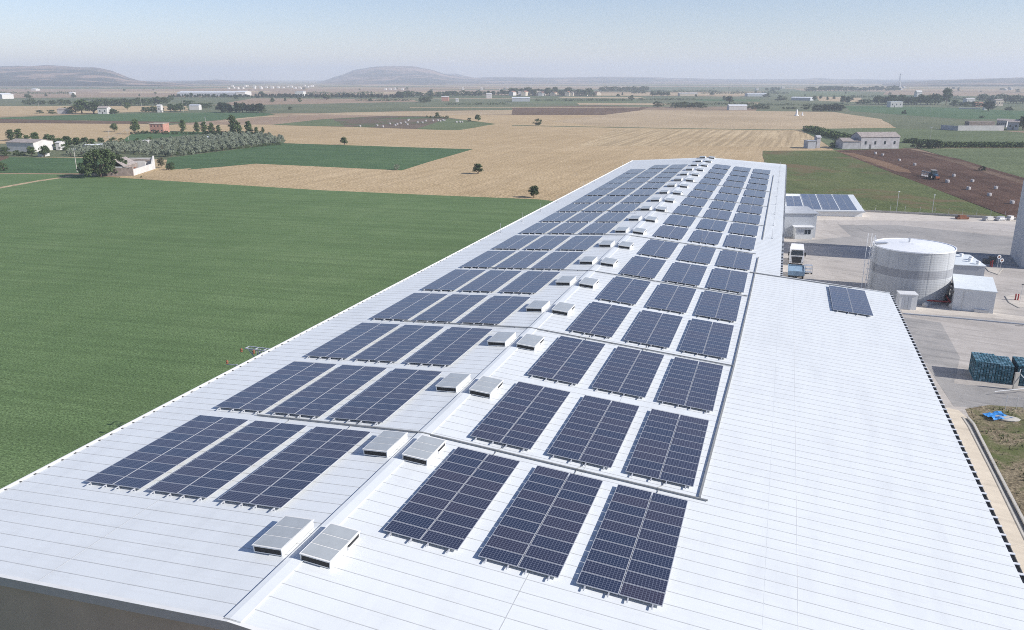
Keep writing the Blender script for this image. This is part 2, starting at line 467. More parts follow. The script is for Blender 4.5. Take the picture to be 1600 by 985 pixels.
patch('field', 'wheat', [(-260,190),(-5,192),(205,193),(262,196),(400,184),(560,181),(800,180),(1192,176),(1305,176),(1403,199),(1315,236),(1192,236),(1245,340),(860,330),(840,312),(500,298),(225,281),(190,262),(60,252),(-260,262)])
patch('field', 'wheat_pale', [(445,180),(540,176),(800,172),(800,179),(660,181),(600,181)])
patch('field', 'pink_soil', [(400,183),(500,179),(600,181),(500,190),(423,195),(270,195)])
patch('field', 'green_dull', [(560,171),(660,169),(800,168),(800,172),(600,174)])
patch('field', 'brown', [(800,168),(930,165),(1015,168),(978,180),(800,180)])
patch('field', 'wheat_pale', [(1003,172.6),(1200,174),(1301,175),(1378,186.6),(1403,199),(1260,203),(1200,202.5),(960,199),(860,190)])
patch('field', 'wheat_rows', [(905,228),(960,203),(1050,203),(1250,205),(1310,226),(1300,232),(1192,229)])
patch('field_edge', 'green_dull', [(800,195.6),(960,198.8),(1200,202.6),(1262,202.6),(1262,203.6),(1200,203.7),(960,199.8),(800,196.6)])
patch('field', 'lens', [(423,195.5),(500,187),(603,181),(654,181.5),(699.5,184),(776,194),(717,203.6),(679,203),(562,199)])
patch('field', 'green_c', [(423,195.5),(500,187),(520,186),(540,198),(500,197.4)])
patch('field', 'green_c', [(700,185),(776,194),(717,203.6),(679,203),(650,202)])
patch('field', 'green_b', [(-260,186),(0,184),(150,178.5),(400,175),(430,179),(400,183),(300,191),(130,188.5)])
patch('field', 'brown', [(-260,191),(0,186),(130,189),(300,191),(210,194),(0,192.5)])
patch('field', 'green_b', [(205,210),(260,205),(410,209),(300,223),(190,222)])
patch('field', 'green_dull', [(-260,228),(60,224),(130,226),(190,222),(300,211),(415,209),(447,219),(440,228),(262,250),(180,246),(60,246),(-260,252)])
patch('field', 'green_b', [(443,224),(739,233.5),(628,266.5),(400,256),(277,267),(258,262),(262,247),(400,230)])
patch('field', 'green_b', [(-260,252),(8,246),(140,247),(190,252),(185,270),(115,271),(-260,268)])
patch('field', 'brown', [(-260,247),(12,243),(14,247),(0,252),(-260,260)])
patch('field', 'wheat', [(186,276),(262,266),(300,263),(250,281),(188,279)])
patch('near_field', 'green_near', [tuple(G(-500,266)[:2]),tuple(G(0,272)[:2]),tuple(G(115,273)[:2]),tuple(G(230,281)[:2]),tuple(G(500,297.5)[:2]),tuple(G(842,312)[:2]),(-10,206),(-10,-300),(-420,-300)], world=True)
patch('track', 'wheat_pale', [(-60,299),(0,292.5),(60,282),(112,275),(114,276),(60,284),(0,295),(-60,302)])
patch('track', 'wheat_pale', [(160,215),(180,210),(198,201),(225,196),(228,197),(203,203),(184,212),(166,217)])
patch('track', 'wheat_pale', [(335,192),(372,185),(400,182.5),(450,181),(450,182),(400,184),(374,187)])
patch('track', 'wheat_pale', [(640,167.6),(1000,167.3),(1000,168.3),(640,168.6)])
# right-hand side
patch('field', 'green_c', [(1251,202),(1403,200),(1500,200),(1660,212),(1660,232),(1433,232),(1304,235),(1285,222)])
patch('field', 'green_dull', [(1378,187),(1500,186),(1660,190),(1660,206),(1480,203),(1403,201)])
patch('field', 'green_c', [(1433,232),(1660,231),(1720,300),(1602,279)])
patch('weedy_field', 'mixed', [(1192,236),(1304,235.5),(1362,258),(1454,293),(1555,332),(1700,380),(1700,350),(1345,332),(1200,330)])
patch('ploughed_field', 'ploughed', [(1304,235.5),(1416,232.5),(1500,249),(1602,279),(1760,330),(1760,400),(1640,362),(1555,331),(1454,293),(1362,258)])
patch('furrow', 'ploughed_tan', [(1312,238),(1335,240),(1380,252),(1420,266),(1424,271),(1400,268),(1350,251)])
patch('furrow', 'brown', [(1420,235),(1500,252),(1600,283),(1700,316),(1700,322),(1600,289),(1500,257)])
patch('track', 'wheat_pale', [(1408,232.5),(1440,230.4),(1660,229.6),(1660,231.2),(1440,232.2)])
# yard
patch('yard', 'yard', [(21.0,20),(21.0,236),tuple(G(1348,332)[:2]),tuple(G(1587,344)[:2]),(150,236),(150,20)], world=True)
patch('yard', 'yard_grey', [(1310,352),(1400,352),(1590,372),(1640,390),(1570,402),(1370,388),(1240,384),(1244,378),(1330,370)])
patch('yard', 'yard_pale', [(1226,338),(1350,331),(1590,345),(1590,352),(1500,346),(1350,345),(1226,345)])
patch('yard', 'yard_pale', [(1405,480),(1500,484),(1640,500),(1640,506),(1500,494),(1411,491)])
patch('yard', 'yard_grey', [(1395,494),(1470,505),(1500,560),(1490,600),(1600,612),(1660,620),(1660,650),(1540,640),(1490,636),(1440,560)])
patch('path', 'path_beige', [(33,-40),(33,89.5),tuple(G(1498,642)[:2]),tuple(G(1512,655)[:2]),tuple(G(1556,742)[:2]),tuple(G(1610,850)[:2]),(42,-40)], world=True)
vp = [tuple(G(1508,640)[:2]),tuple(G(1545,634)[:2]),tuple(G(1700,645)[:2]),(120,60),(120,-40),(44,-40),tuple(G(1612,832)[:2]),tuple(G(1560,738)[:2]),tuple(G(1520,664)[:2])]
patch('weedy_verge', 'grass_dirt', vp, world=True)
# hills
hl = MB()
RIDGES = [
 (5200, 1500, [(-900,128),(-400,118),(-200,110),(0,105.5),(40,104),(80,103),(110,105),(130,106),(150,105.5),(175,110),(195,119),(215,126),(240,131)]),
 (4200, 800, [(-900,128),(-300,125),(0,124.5),(120,123),(200,126),(260,129),(320,134)]),
 (6200, 1200, [(200,132),(240,128.5),(290,127),(340,124.5),(370,127),(430,129),(520,131)]),
 (7400, 1700, [(460,132),(500,127.5),(530,119),(560,109),(590,104.5),(620,103.3),(645,104),(670,108),(700,117),(730,121),(780,124),(820,130)]),
 (8800, 1200, [(640,127),(690,115.5),(712,115),(735,120),(760,127)]),
 (7800, 1700, [(670,131),(720,122.5),(780,120.3),(860,121.5),(940,120.5),(1010,120.3),(1060,122.5),(1150,124),(1250,124),(1280,122.5),(1310,124),(1450,124.5),(2200,124)]),
 (4900, 1300, [(1360,132),(1420,128),(1480,125),(1540,123),(1600,121.5),(1700,121),(2200,123)])]
FD = Vector((FW.x, FW.y, 0)).normalized()
CP = math.cos(PITCH)
def hz_(p):
    v = p-CAM; D = v.x*FD.x+v.y*FD.y; l = v.x*RT.x+v.y*RT.y
    u = 800 + l/D*FPX/CP
    z = 0
    for D0, dw, tab in RIDGES:
        if u <= tab[0][0] or u >= tab[-1][0]: continue
        for (a, ya), (b, yb) in zip(tab, tab[1:]):
            if a <= u <= b:
                k = (u-a)/(b-a); k = k*k*(3-2*k)*.5+k*.5; y = ya+(yb-ya)*k; break
        top = max(0, 33 + (122.1-y)*CP*CP*D0/FPX)
        z = max(z, top*math.exp(-abs((D-D0)/dw)**2.4))
    return z
import mathutils
NX, NY = 380, 100
n0 = len(hl.v)
for j in range(NY+1):
    D = 3400 + (10400-3400)*j/NY
    for i in range(NX+1):
        l = -5600 + 11200*i/NX
        p = Vector((CAM.x + FD.x*D + RT.x*l, CAM.y + FD.y*D + RT.y*l, 0))
        z = hz_(p)
        nz = mathutils.noise.fractal(Vector((p.x/700, p.y/700, 0)), 1.0, 2.0, 5)
        n2 = mathutils.noise.fractal(Vector((p.x/190, p.y/190, 4)), 1.0, 2.0, 4)
        z = z*(1+0.07*nz+0.05*n2) + (2.5*nz if z > 8 else 0)
        hl.v.append((p.x, p.y, z - 1.2))
for j in range(NY):
    for i in range(NX):
        a = j*(NX+1)+i
        hl.f.append((a, a+1, a+NX+2, a+NX+1)); hl.m.append(0)
struct('hills', hl, M['hill'], True)

# ------------------------------------------------------------------ main warehouse
SR, SL, ZR = 0.0842, 0.0519, 11.0
ER, EL, EK = 21.58, 21.13, 34.29
Y0, Y1, YA = 23.45, 239.0, 102.8
def zr(x): return ZR - SR*x if x >= 0 else ZR + SL*x
def yend(x): return 235.5 + (x+EL)/(ER+EL)*9.5
wh = empty('warehouse', (0,Y0,0), 0, 'long white warehouse with solar arrays along both slopes of its ribbed roof', 'warehouse')
def wpart(name, mb, mats, parent=wh, smooth=False):
    mb.v = [(x, y-Y0, z) for x, y, z in mb.v]
    return mb.build(name, mats, parent, smooth)
def slope(x0, x1, y0, y1, z=zr, t=0.1):
    m = MB()
    ya, yb = (y1 if not callable(y1) else y1(x0)), (y1 if not callable(y1) else y1(x1))
    m.hexa([(x0,y0,z(x0)-t),(x1,y0,z(x1)-t),(x1,yb,z(x1)-t),(x0,ya,z(x0)-t),(x0,y0,z(x0)),(x1,y0,z(x1)),(x1,yb,z(x1)),(x0,ya,z(x0))])
    y = math.ceil(y0)+0.5
    sgn = 1
    while y < min(ya, yb)-0.3:
        u0, u1 = (x0+0.05, x1) if x0 >= 0 else (x0, x1-0.05)
        if x0 == 0: u0 = 0.55
        if x1 == 0: u1 = -0.3
        zz = 0.014
        m.hexa([(u0,y-.026,z(u0)+.001),(u1,y-.026,z(u1)+.001),(u1,y+.026,z(u1)+.001),(u0,y+.026,z(u0)+.001),
                (u0,y-.018,z(u0)+zz),(u1,y-.018,z(u1)+zz),(u1,y+.018,z(u1)+zz),(u0,y+.018,z(u0)+zz)], 1)
        y += 1.0
    return m
wpart('roof', slope(-EL, 0, Y0, yend), [M['roof_white'], M['roof_seam']])
wpart('roof', slope(0, ER, Y0, yend), [M['roof_white'], M['roof_seam']])
# lap joints running the length of each slope
for xx in (-10.9, 10.7):
    m = MB(); z = zr(xx)
    m.hexa([(xx-.02,Y0,z+.002),(xx+.02,Y0,z+.002),(xx+.02,Y1-3,z+.002),(xx-.02,Y1-3,z+.002),(xx-.02,Y0,z+.006),(xx+.02,Y0,z+.006),(xx+.02,Y1-3,z+.006),(xx-.02,Y1-3,z+.006)])
    wpart('lap_joint', m, M['roof_seam'])
m = MB()
for a, b in ((-0.30, 0.0), (0.0, 0.55)):
    za, zb = zr(a)+.075, zr(b)+.075
    m.hexa([(a,Y0-.03,za-.03),(b,Y0-.03,zb-.03),(b,yend(0),zb-.03),(a,yend(0),za-.03),(a,Y0-.03,za),(b,Y0-.03,zb),(b,yend(0),zb),(a,yend(0),za)])
m.box(-0.345,-0.302, Y0, yend(0), zr(-0.32)-.01, zr(-0.32)+.05, 1)
wpart('ridge_cap', m, [M['roof_white'], M['trim_grey']])
m = MB()
for x0, x1 in ((-EL-.1, 0), (0, ER)):
    y = Y0-.13
    m.hexa([(x0,y,zr(x0)-.42),(x1,y,zr(x1)-.42),(x1,y+.12,zr(x1)-.42),(x0,y+.12,zr(x0)-.42),(x0,y,zr(x0)+.05),(x1,y,zr(x1)+.05),(x1,y+.12,zr(x1)+.05),(x0,y+.12,zr(x0)+.05)])
    m.hexa([(x0,y-.015,zr(x0)+.052),(x1,y-.015,zr(x1)+.052),(x1,y+.2,zr(x1)+.052),(x0,y+.2,zr(x0)+.052),(x0,y-.015,zr(x0)+.075),(x1,y-.015,zr(x1)+.075),(x1,y+.2,zr(x1)+.075),(x0,y+.2,zr(x0)+.075)], 1)
wpart('verge_trim', m, [M['trim_grey'], M['cream_white']])
# walls
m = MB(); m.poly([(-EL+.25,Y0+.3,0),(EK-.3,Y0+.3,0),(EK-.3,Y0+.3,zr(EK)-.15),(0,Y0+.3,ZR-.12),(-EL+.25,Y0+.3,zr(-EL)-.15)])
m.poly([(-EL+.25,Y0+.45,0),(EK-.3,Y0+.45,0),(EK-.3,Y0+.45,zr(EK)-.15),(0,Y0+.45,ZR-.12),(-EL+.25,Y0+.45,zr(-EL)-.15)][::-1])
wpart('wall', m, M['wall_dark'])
m = MB(); m.hexa([(-EL+.1,Y0+.32,0),(-EL+.24,Y0+.32,0),(-EL+.24,yend(-EL)-.3,0),(-EL+.1,yend(-EL)-.3,0),(-EL+.1,Y0+.32,zr(-EL)-.12),(-EL+.24,Y0+.32,zr(-EL)-.12),(-EL+.24,yend(-EL)-.3,zr(-EL)-.12),(-EL+.1,yend(-EL)-.3,zr(-EL)-.12)])
wpart('wall', m, M['white_paint'])
m = MB(); m.hexa([(ER-.24,YA,0),(ER-.1,YA,0),(ER-.1,yend(ER)-.3,0),(ER-.24,yend(ER)-.3,0),(ER-.24,YA,zr(ER)-.12),(ER-.1,YA,zr(ER)-.12),(ER-.1,yend(ER)-.3,zr(ER)-.12),(ER-.24,yend(ER)-.3,zr(ER)-.12)])
wpart('wall', m, M['white_paint'])
m = MB(); a, b = -EL+.26, ER-.26
m.hexa([(a,yend(a)-.5,0),(b,yend(b)-.5,0),(b,yend(b)-.35,0),(a,yend(a)-.35,0),(a,yend(a)-.5,zr(a)-.3),(b,yend(b)-.5,zr(b)-.3),(b,yend(b)-.35,zr(b)-.3),(a,yend(a)-.35,zr(a)-.3)])
wpart('wall', m, M['white_paint'])
# eaves: white upstand on the field side, gutter with straps on the yard side
m = MB()
m.hexa([(-EL-.12,Y0,zr(-EL)-.25),(-EL,Y0,zr(-EL)-.25),(-EL,yend(-EL),zr(-EL)-.25),(-EL-.12,yend(-EL),zr(-EL)-.25),(-EL-.12,Y0,zr(-EL)+.1),(-EL,Y0,zr(-EL)+.1),(-EL,yend(-EL),zr(-EL)+.1),(-EL-.12,yend(-EL),zr(-EL)+.1)])
eu = wpart('eave_upstand', m, M['cream_white'])
clip = MB(); clip.box(-.05,.05,-.05,.05,-.02,.05); clip_me = clip.mesh('clip', M['dark_grey'])
k = 0; y = Y0+.9
while k < 96:
    o = bpy.data.objects.new('clip', clip_me); COL.objects.link(o); o.parent = eu; o.location = (-EL+.12, y-Y0, zr(-EL)+.02); y += 1.0; k += 1
def gutter(x, ya, yb, parent, pz, yo):
    m = MB()
    m.box(x, x+.26, ya, yb, pz-.18, pz-.14); m.box(x+.24, x+.28, ya, yb, pz-.14, pz-.03); m.box(x-.03, x, ya, yb, pz-.14, pz-.03)
    m.v = [(a, b-yo, c) for a, b, c in m.v]
    gu = m.build('gutter', M['dark_grey'], parent)
    st = MB(); st.box(-.01,.30,-.11,.11,-.02,.02)
    sm = st.mesh('gutter_strap', M['white_paint'])
    y = yb-.5; ys = []
    while y > ya: ys.append(y); y -= 1.0
    ys.sort()
    for y in ys[:98]:
        o = bpy.data.objects.new('gutter_strap', sm); COL.objects.link(o); o.parent = gu; o.location = (x, y-yo, pz)
    if len(ys) > 98:
        r = MB()
        for y in ys[98:]: r.box(x-.01, x+.30, y-.11-yo, y+.11-yo, pz-.02, pz+.02)
        tag(r.build('gutter_strap', M['white_paint'], gu), kind='stuff')
gutter(ER, YA+.1, yend(ER), wh, zr(ER)-.03, Y0)
# far edge flashing
m = MB(); 
for a, b in ((-EL, 0), (0, ER)):
    m.hexa([(a,yend(a),zr(a)-.2),(b,yend(b),zr(b)-.2),(b,yend(b)+.1,zr(b)-.2),(a,yend(a)+.1,zr(a)-.2),(a,yend(a),zr(a)+.1),(b,yend(b),zr(b)+.1),(b,yend(b)+.1,zr(b)+.1),(a,yend(a)+.1,zr(a)+.1)])
wpart('verge_trim', m, M['cream_white'])
# lean-to annex
an = empty('warehouse_annex', (ER,Y0,0), 0, 'wide white ribbed lean-to roof on the yard side of the warehouse, nearly bare', 'warehouse annex')
def apart(name, mb, mats, parent=an):
    mb.v = [(x-ER, y-Y0, z) for x, y, z in mb.v]
    return mb.build(name, mats, parent)
apart('roof', slope(ER+.004, EK, Y0, YA), [M['roof_white'], M['roof_seam']])
m = MB(); z = zr(23.15)
m.hexa([(23.14,Y0,z+.002),(23.16,Y0,z+.002),(23.16,YA,z+.002),(23.14,YA,z+.002),(23.14,Y0,z+.005),(23.16,Y0,z+.005),(23.16,YA,z+.005),(23.14,YA,z+.005)])
apart('lap_joint', m, M['cream_white'])
m = MB()
m.hexa([(17.9,YA,zr(17.9)+.01),(EK,YA,zr(EK)-.3),(EK,YA+.16,zr(EK)-.3),(17.9,YA+.16,zr(17.9)+.01),(17.9,YA,zr(17.9)+.13),(EK,YA,zr(EK)+.12),(EK,YA+.16,zr(EK)+.12),(17.9,YA+.16,zr(17.9)+.13)])
m.hexa([(17.9,YA-.16,zr(17.9)+.02),(30,YA-.16,zr(30)+.02),(30,YA-.06,zr(30)+.02),(17.9,YA-.06,zr(17.9)+.02),(17.9,YA-.16,zr(17.9)+.09),(30,YA-.16,zr(30)+.09),(30,YA-.06,zr(30)+.09),(17.9,YA-.06,zr(17.9)+.09)], 1)
apart('verge_trim', m, [M['cream_white'], M['cable_grey']])
m = MB(); m.hexa([(EK-.28,Y0+.5,0),(EK-.1,Y0+.5,0),(EK-.1,YA-.1,0),(EK-.28,YA-.1,0),(EK-.28,Y0+.5,zr(EK)-.15),(EK-.1,Y0+.5,zr(EK)-.15),(EK-.1,YA-.1,zr(EK)-.15),(EK-.28,YA-.1,zr(EK)-.15)])
m.hexa([(ER,YA-.3,0),(EK-.3,YA-.3,0),(EK-.3,YA-.12,0),(ER,YA-.12,0),(ER,YA-.3,zr(ER)-.25),(EK-.3,YA-.3,zr(EK)-.2),(EK-.3,YA-.12,zr(EK)-.2),(ER,YA-.12,zr(ER)-.25)])
apart('wall', m, M['white_paint'])
class _P: pass
an_g = MB(); gx = EK
def gutter_annex():
    m = MB(); pz = zr(EK)-.03
    m.box(EK, EK+.26, Y0, YA, pz-.18, pz-.14); m.box(EK+.24, EK+.28, Y0, YA, pz-.14, pz-.03); m.box(EK-.03, EK-.002, Y0, YA, pz-.14, pz-.03)
    gu = apart('gutter', m, M['dark_grey'])
    st = MB(); st.box(-.01,.31,-.1,.1,-.02,.02); sm = st.mesh('gutter_strap', M['white_paint'])
    y = Y0+.5
    while y < YA-.2:
        o = bpy.data.objects.new('gutter_strap', sm); COL.objects.link(o); o.parent = gu; o.location = (EK-ER, y-Y0, pz); y += 1.0
gutter_annex()

# ------------------------------------------------------------------ solar arrays
PW, PH, PX, PY = 2.04, 0.985, 2.075, 1.012
def panel_mb(m, cx, cy, z=0.0):
    x0, x1, y0, y1 = cx-PW/2, cx+PW/2, cy-PH/2, cy+PH/2
    m.box(x0, x1, y0, y1, z-.04, z, 0)
    e = .03
    m.quad((x0+e,y0+e,z+.003),(x1-e,y0+e,z+.003),(x1-e,y1-e,z+.003),(x0+e,y1-e,z+.003), 1, [(0,0),(1,0),(1,1),(0,1)])
pm = MB(); panel_mb(pm, 0, 0); panel_me = pm.mesh('solar_panel', [M['alu'], M['pv']])
def rail_mesh(n):
    r = MB(); L = n*PY/2
    r.box(-.03,.03,-L-.32,L+.12,-.09,-.042)
    y = -L
    while y <= L+.01:
        r.box(-.03,.03,y-.04,y+.04,-.2,-.09); y += 2.02
    return r.mesh('mounting_rail', M['alu'])
RAILX = (-1.62,-.46,.46,1.62)
def make_array(rows, label, group='solar arrays on the warehouse roof', detailed=True):
    if detailed:
        root = empty('solar_array', label=label, cat='solar array', group=group)
        for i in range(rows):
            for sx in (-.5, .5):
                o = bpy.data.objects.new('solar_panel', panel_me); COL.objects.link(o); o.parent = root
                o.location = (sx*PX, (i-(rows-1)/2)*PY, 0)
        rm = rail_mesh(rows)
        for x in RAILX:
            o = bpy.data.objects.new('mounting_rail', rm); COL.objects.link(o); o.parent = root; o.location = (x,0,0)
        return root
    m = MB()
    for i in range(rows):
        for sx in (-.5, .5): panel_mb(m, sx*PX, (i-(rows-1)/2)*PY)
    L = rows*PY/2
    for x in RAILX: m.box(x-.03, x+.03, -L-.3, L+.1, -.2, -.042)
    return tag(m.build('solar_array', [M['alu'], M['pv']]), label, 'solar array', group)
ORD = ['first','second','third','fourth','fifth','sixth','seventh','eighth','ninth','tenth','eleventh','twelfth','thirteenth','fourteenth','fifteenth','sixteenth','seventeenth','eighteenth','nineteenth','twentieth']
RT_T = [42.09,53.98,65.89,78.08,89.72,101.6,113.46] + [125.6+10.88*i for i in range(10)]
LT_T = [42.2,53.9,65.6,77.4,89.3,101.05,112.9,124.2,135.1,145.9,156.8,167.4,177.8,188.1,198.4,208.7,219.2]
RC = [5.045,10.233,15.22]; LC = [-14.757,-10.126,-5.32]
CN = {'R': ['nearest the ridge','in the middle column','nearest the yard side'], 'L': ['nearest the field side','in the middle column','nearest the ridge']}
ARR = {}
def place_array(side, r, c, top):
    rows = 10 if r < 7 else 9
    det = r < 7
    cx = (RC[c] + 0.0094*(min(top,113)-55)) if side == 'R' else LC[c]
    L = rows*PY
    lab = 'solar array on %s slope, %s row from the front, %s' % ('right' if side == 'R' else 'left', ORD[r], CN[side][c])
    key = (rows, det)
    if key not in ARR: o = ARR[key] = make_array(rows, lab, detailed=det)
    else: o = copy_tree(ARR[key]); o['label'] = lab
    o.location = (cx, top-L/2, zr(cx)+.21)
    o.rotation_euler = (0, math.atan(SR) if side == 'R' else -math.atan(SL), 0)
for r, t in enumerate(RT_T):
    for c in range(3): place_array('R', r, c, t)
for r, t in enumerate(LT_T):
    for c in range(3):
        if r == 16 and c == 0: continue
        place_array('L', r, c, t)
# the single array on the annex
pA = [(1292,446),(1364,491)]
v = make_array(11, 'lone small solar array at the far end of the bare annex roof', 'x')
del v['group']
def on_roof(px, py):
    d = FW + RT*((px-800)/FPX) - UP*((py-492.5)/FPX)
    t = (ZR + .2 - SR*CAM.x - CAM.z)/(d.z + SR*d.x)
    return CAM + d*t
v.location = (29.3, 95.9, zr(29.3)+.21); v.rotation_euler = (0, math.atan(SR), 0)

# cable trays
def tray(name, pts, label, w=.13):
    w *= .75
    m = MB()
    for a, b in zip(pts, pts[1:]):
        a = Vector((a[0], a[1], zr(a[0])+.09)); b = Vector((b[0], b[1], zr(b[0])+.09))
        m.bar(a, b, w, .08)
        n = int((b-a).length/3)
        for k in range(n):
            q = a.lerp(b, (k+.5)/n); m.box(q.x-.05, q.x+.05, q.y-.05, q.y+.05, q.z-.09, q.z-.04)
    return tag(m.build(name, M['cable_grey']), label, 'cable tray', 'cable trays across the roof')
gaps = [43.05, 66.9, 90.9, 114.6, 138.2, 160.0, 181.7]
for i, y in enumerate(gaps):
    xr = 18.2 if i < 4 else 18.6
    tray('cable_tray', [(-13.2 if i else -12.9, y+.3), (0, y), (xr, y-.2)], 'thin dark cable run crossing the roof between solar rows, %s from the front' % ORD[i], .13 if i < 3 else .1)
tray('cable_tray', [(17.72,43.0),(18.2,66.8),(18.45,90.8),(18.6,112.4)], 'long dark cable run beside the near solar arrays along the annex edge', .17)
tray('cable_tray', [(18.75,126),(18.75,214)], 'long dark cable run beside the far solar arrays on the right slope', .16)
def wire(pts, label):
    m = MB(); m.tube([Vector((x, y, zr(x)+.04)) for x, y in pts], [.022]*len(pts), 5)
    return tag(m.build('cable', M['cable_grey']), label, 'cable', 'loose cables between arrays')
for i, (x, y) in enumerate([(5.1,43),(10.3,43),(15.3,43),(-10.1,43.2),(-5.3,43.1),(5.2,66.9),(10.4,66.9)]):
    wire([(x,y-.9),(x+.04,y-.3),(x-.05,y+.1),(x+.2,y+.45),(x+.14,y+.9),(x+.2,y+1.2)], ['loose thin cable by the front right array nearest the ridge','loose thin cable by the front right middle array','loose thin cable by the front right array nearest the annex','loose thin cable by the front left middle array','loose thin cable by the front left array nearest the ridge','loose thin cable behind the third row array nearest the ridge','loose thin cable behind the third row right middle array'][i])

# ------------------------------------------------------------------ skylights
def make_skylight(side):
    root = empty('skylight', label='', cat='skylight', group='boxed skylights along the roof ridge')
    W, L, H = 1.62, 2.8, .36
    m = MB()     # white curb frame with corner posts
    t = .05
    for x in (-W/2, W/2-t):
        m.box(x, x+t, -L/2, L/2, 0, .07); m.box(x, x+t, -L/2, L/2, H-.07, H)
    for y in (-L/2, L/2-t):
        m.box(-W/2+t, W/2-t, y, y+t, 0, .05); m.box(-W/2+t, W/2-t, y, y+t, H-.05, H)
    for x in (-W/2, W/2-t):
        for y in (-L/2, L/2-t): m.box(x, x+t, y, y+t, .07, H-.07)
    if side == 'L': m.box(W/2-t+.002, W/2-.002, -L/2+t, L/2-t, .07, H-.07)
    else: m.box(W/2-t+.002, W/2-.002, -L/2+t, L/2-t-1.15, .07, H-.07)
    m.build('frame', M['cream_white'], root)
    l = MB(); 
    for k in range(9):
        z = .045 + k*.030
        l.box(-W/2+t, W/2-t, -L/2+.012, -L/2+.04, z, z+.024)
        l.box(-W/2+t, W/2-t, L/2-.04, L/2-.012, z, z+.024)
        l.box(-W/2+.01, -W/2+.035, -L/2+t, L/2-t, z, z+.024)
        if side == 'R': l.box(W/2-.036, W/2-.012, L/2-t-1.14, L/2-t, z, z+.024)
    l.box(-W/2+t+.01, W/2-t-.01, -L/2+.06, L/2-.06, .02, H-.05)
    l.build('louvre', M['black'], root)
    lid = MB()
    lid.box(-W/2-.04, W/2+.04, -L/2-.05, L/2+.05, H+.002, H+.05)
    lo = lid.build('lid', M['cream_white'], root)
    for k in range(3):
        a = -L/2 + .02 + k*(L-.04)/3
        p = MB(); p.box(-W/2+.03, W/2-.03, a+.03, a+(L-.04)/3-.03, H+.045, H+.062)
        p.build('pane', M['polycarb'], lo)
    if side == 'R':
        h = MB(); h.box(.0,.06,-.05,.05,.05,.2); h.build('latch', M['steel'], root, loc=(W/2,.2,0))
    return root
skp = {'L': make_skylight('L'), 'R': make_skylight('R')}
for k in range(20):
    y = 28.25 + 11.03*k + 1.4
    for s in 'LR':
        o = skp[s] if k == 0 else copy_tree(skp[s])
        cx = -1.42 if s == 'L' else 1.2
        o.location = (cx, y, zr(cx)+.04)
        o.rotation_euler = (0, math.atan(SR) if s == 'R' else -math.atan(SL), 0)
        o['label'] = 'white boxed skylight with dark louvres just %s of the ridge, %s pair from the front' % ('left' if s == 'L' else 'right', ORD[k])

# lifeline posts
def post_mesh():
    m = MB(); m.tube([(0,0,0),(0,0,1.5)], [.03,.022], 6)
    for a in (0, 2.1, 4.2): m.bar((0,0,.45), (.35*math.cos(a), .35*math.sin(a), .02), .025)
    m.box(-.12,.12,-.12,.12,0,.04)
    return m.mesh('lightning_rod', M['steel'])
pme = post_mesh()
def rods(lst, labs, group):
    for i, (x, y) in enumerate(lst):
        o = bpy.data.objects.new('lightning_rod', pme); COL.objects.link(o); o.location = (x, y, zr(x)+.01)
        o.rotation_euler = (0, 0, i*1.3)
        tag(o, labs(i), 'lightning rod', group)
rods([(-20.2, 116+11*i) for i in range(11)], lambda i: 'thin metal rod standing at the field-side eave of the far roof, %s from the front' % ORD[i], 'rods along the field-side eave')
rods([(20.1, 128+12*i) for i in range(10)], lambda i: 'thin metal rod standing near the yard-side eave of the far roof, %s from the front' % ORD[i], 'rods along the yard-side eave')
rods([(-2.6,135.5),(2.6,136.2),(10.3,118.5),(-10,137.8)], lambda i: ['thin metal rod left of the ridge in front of a skylight','thin metal rod right of the ridge in front of a skylight','thin metal rod among the right slope arrays','thin metal rod among the left slope arrays'][i], 'rods among the arrays')

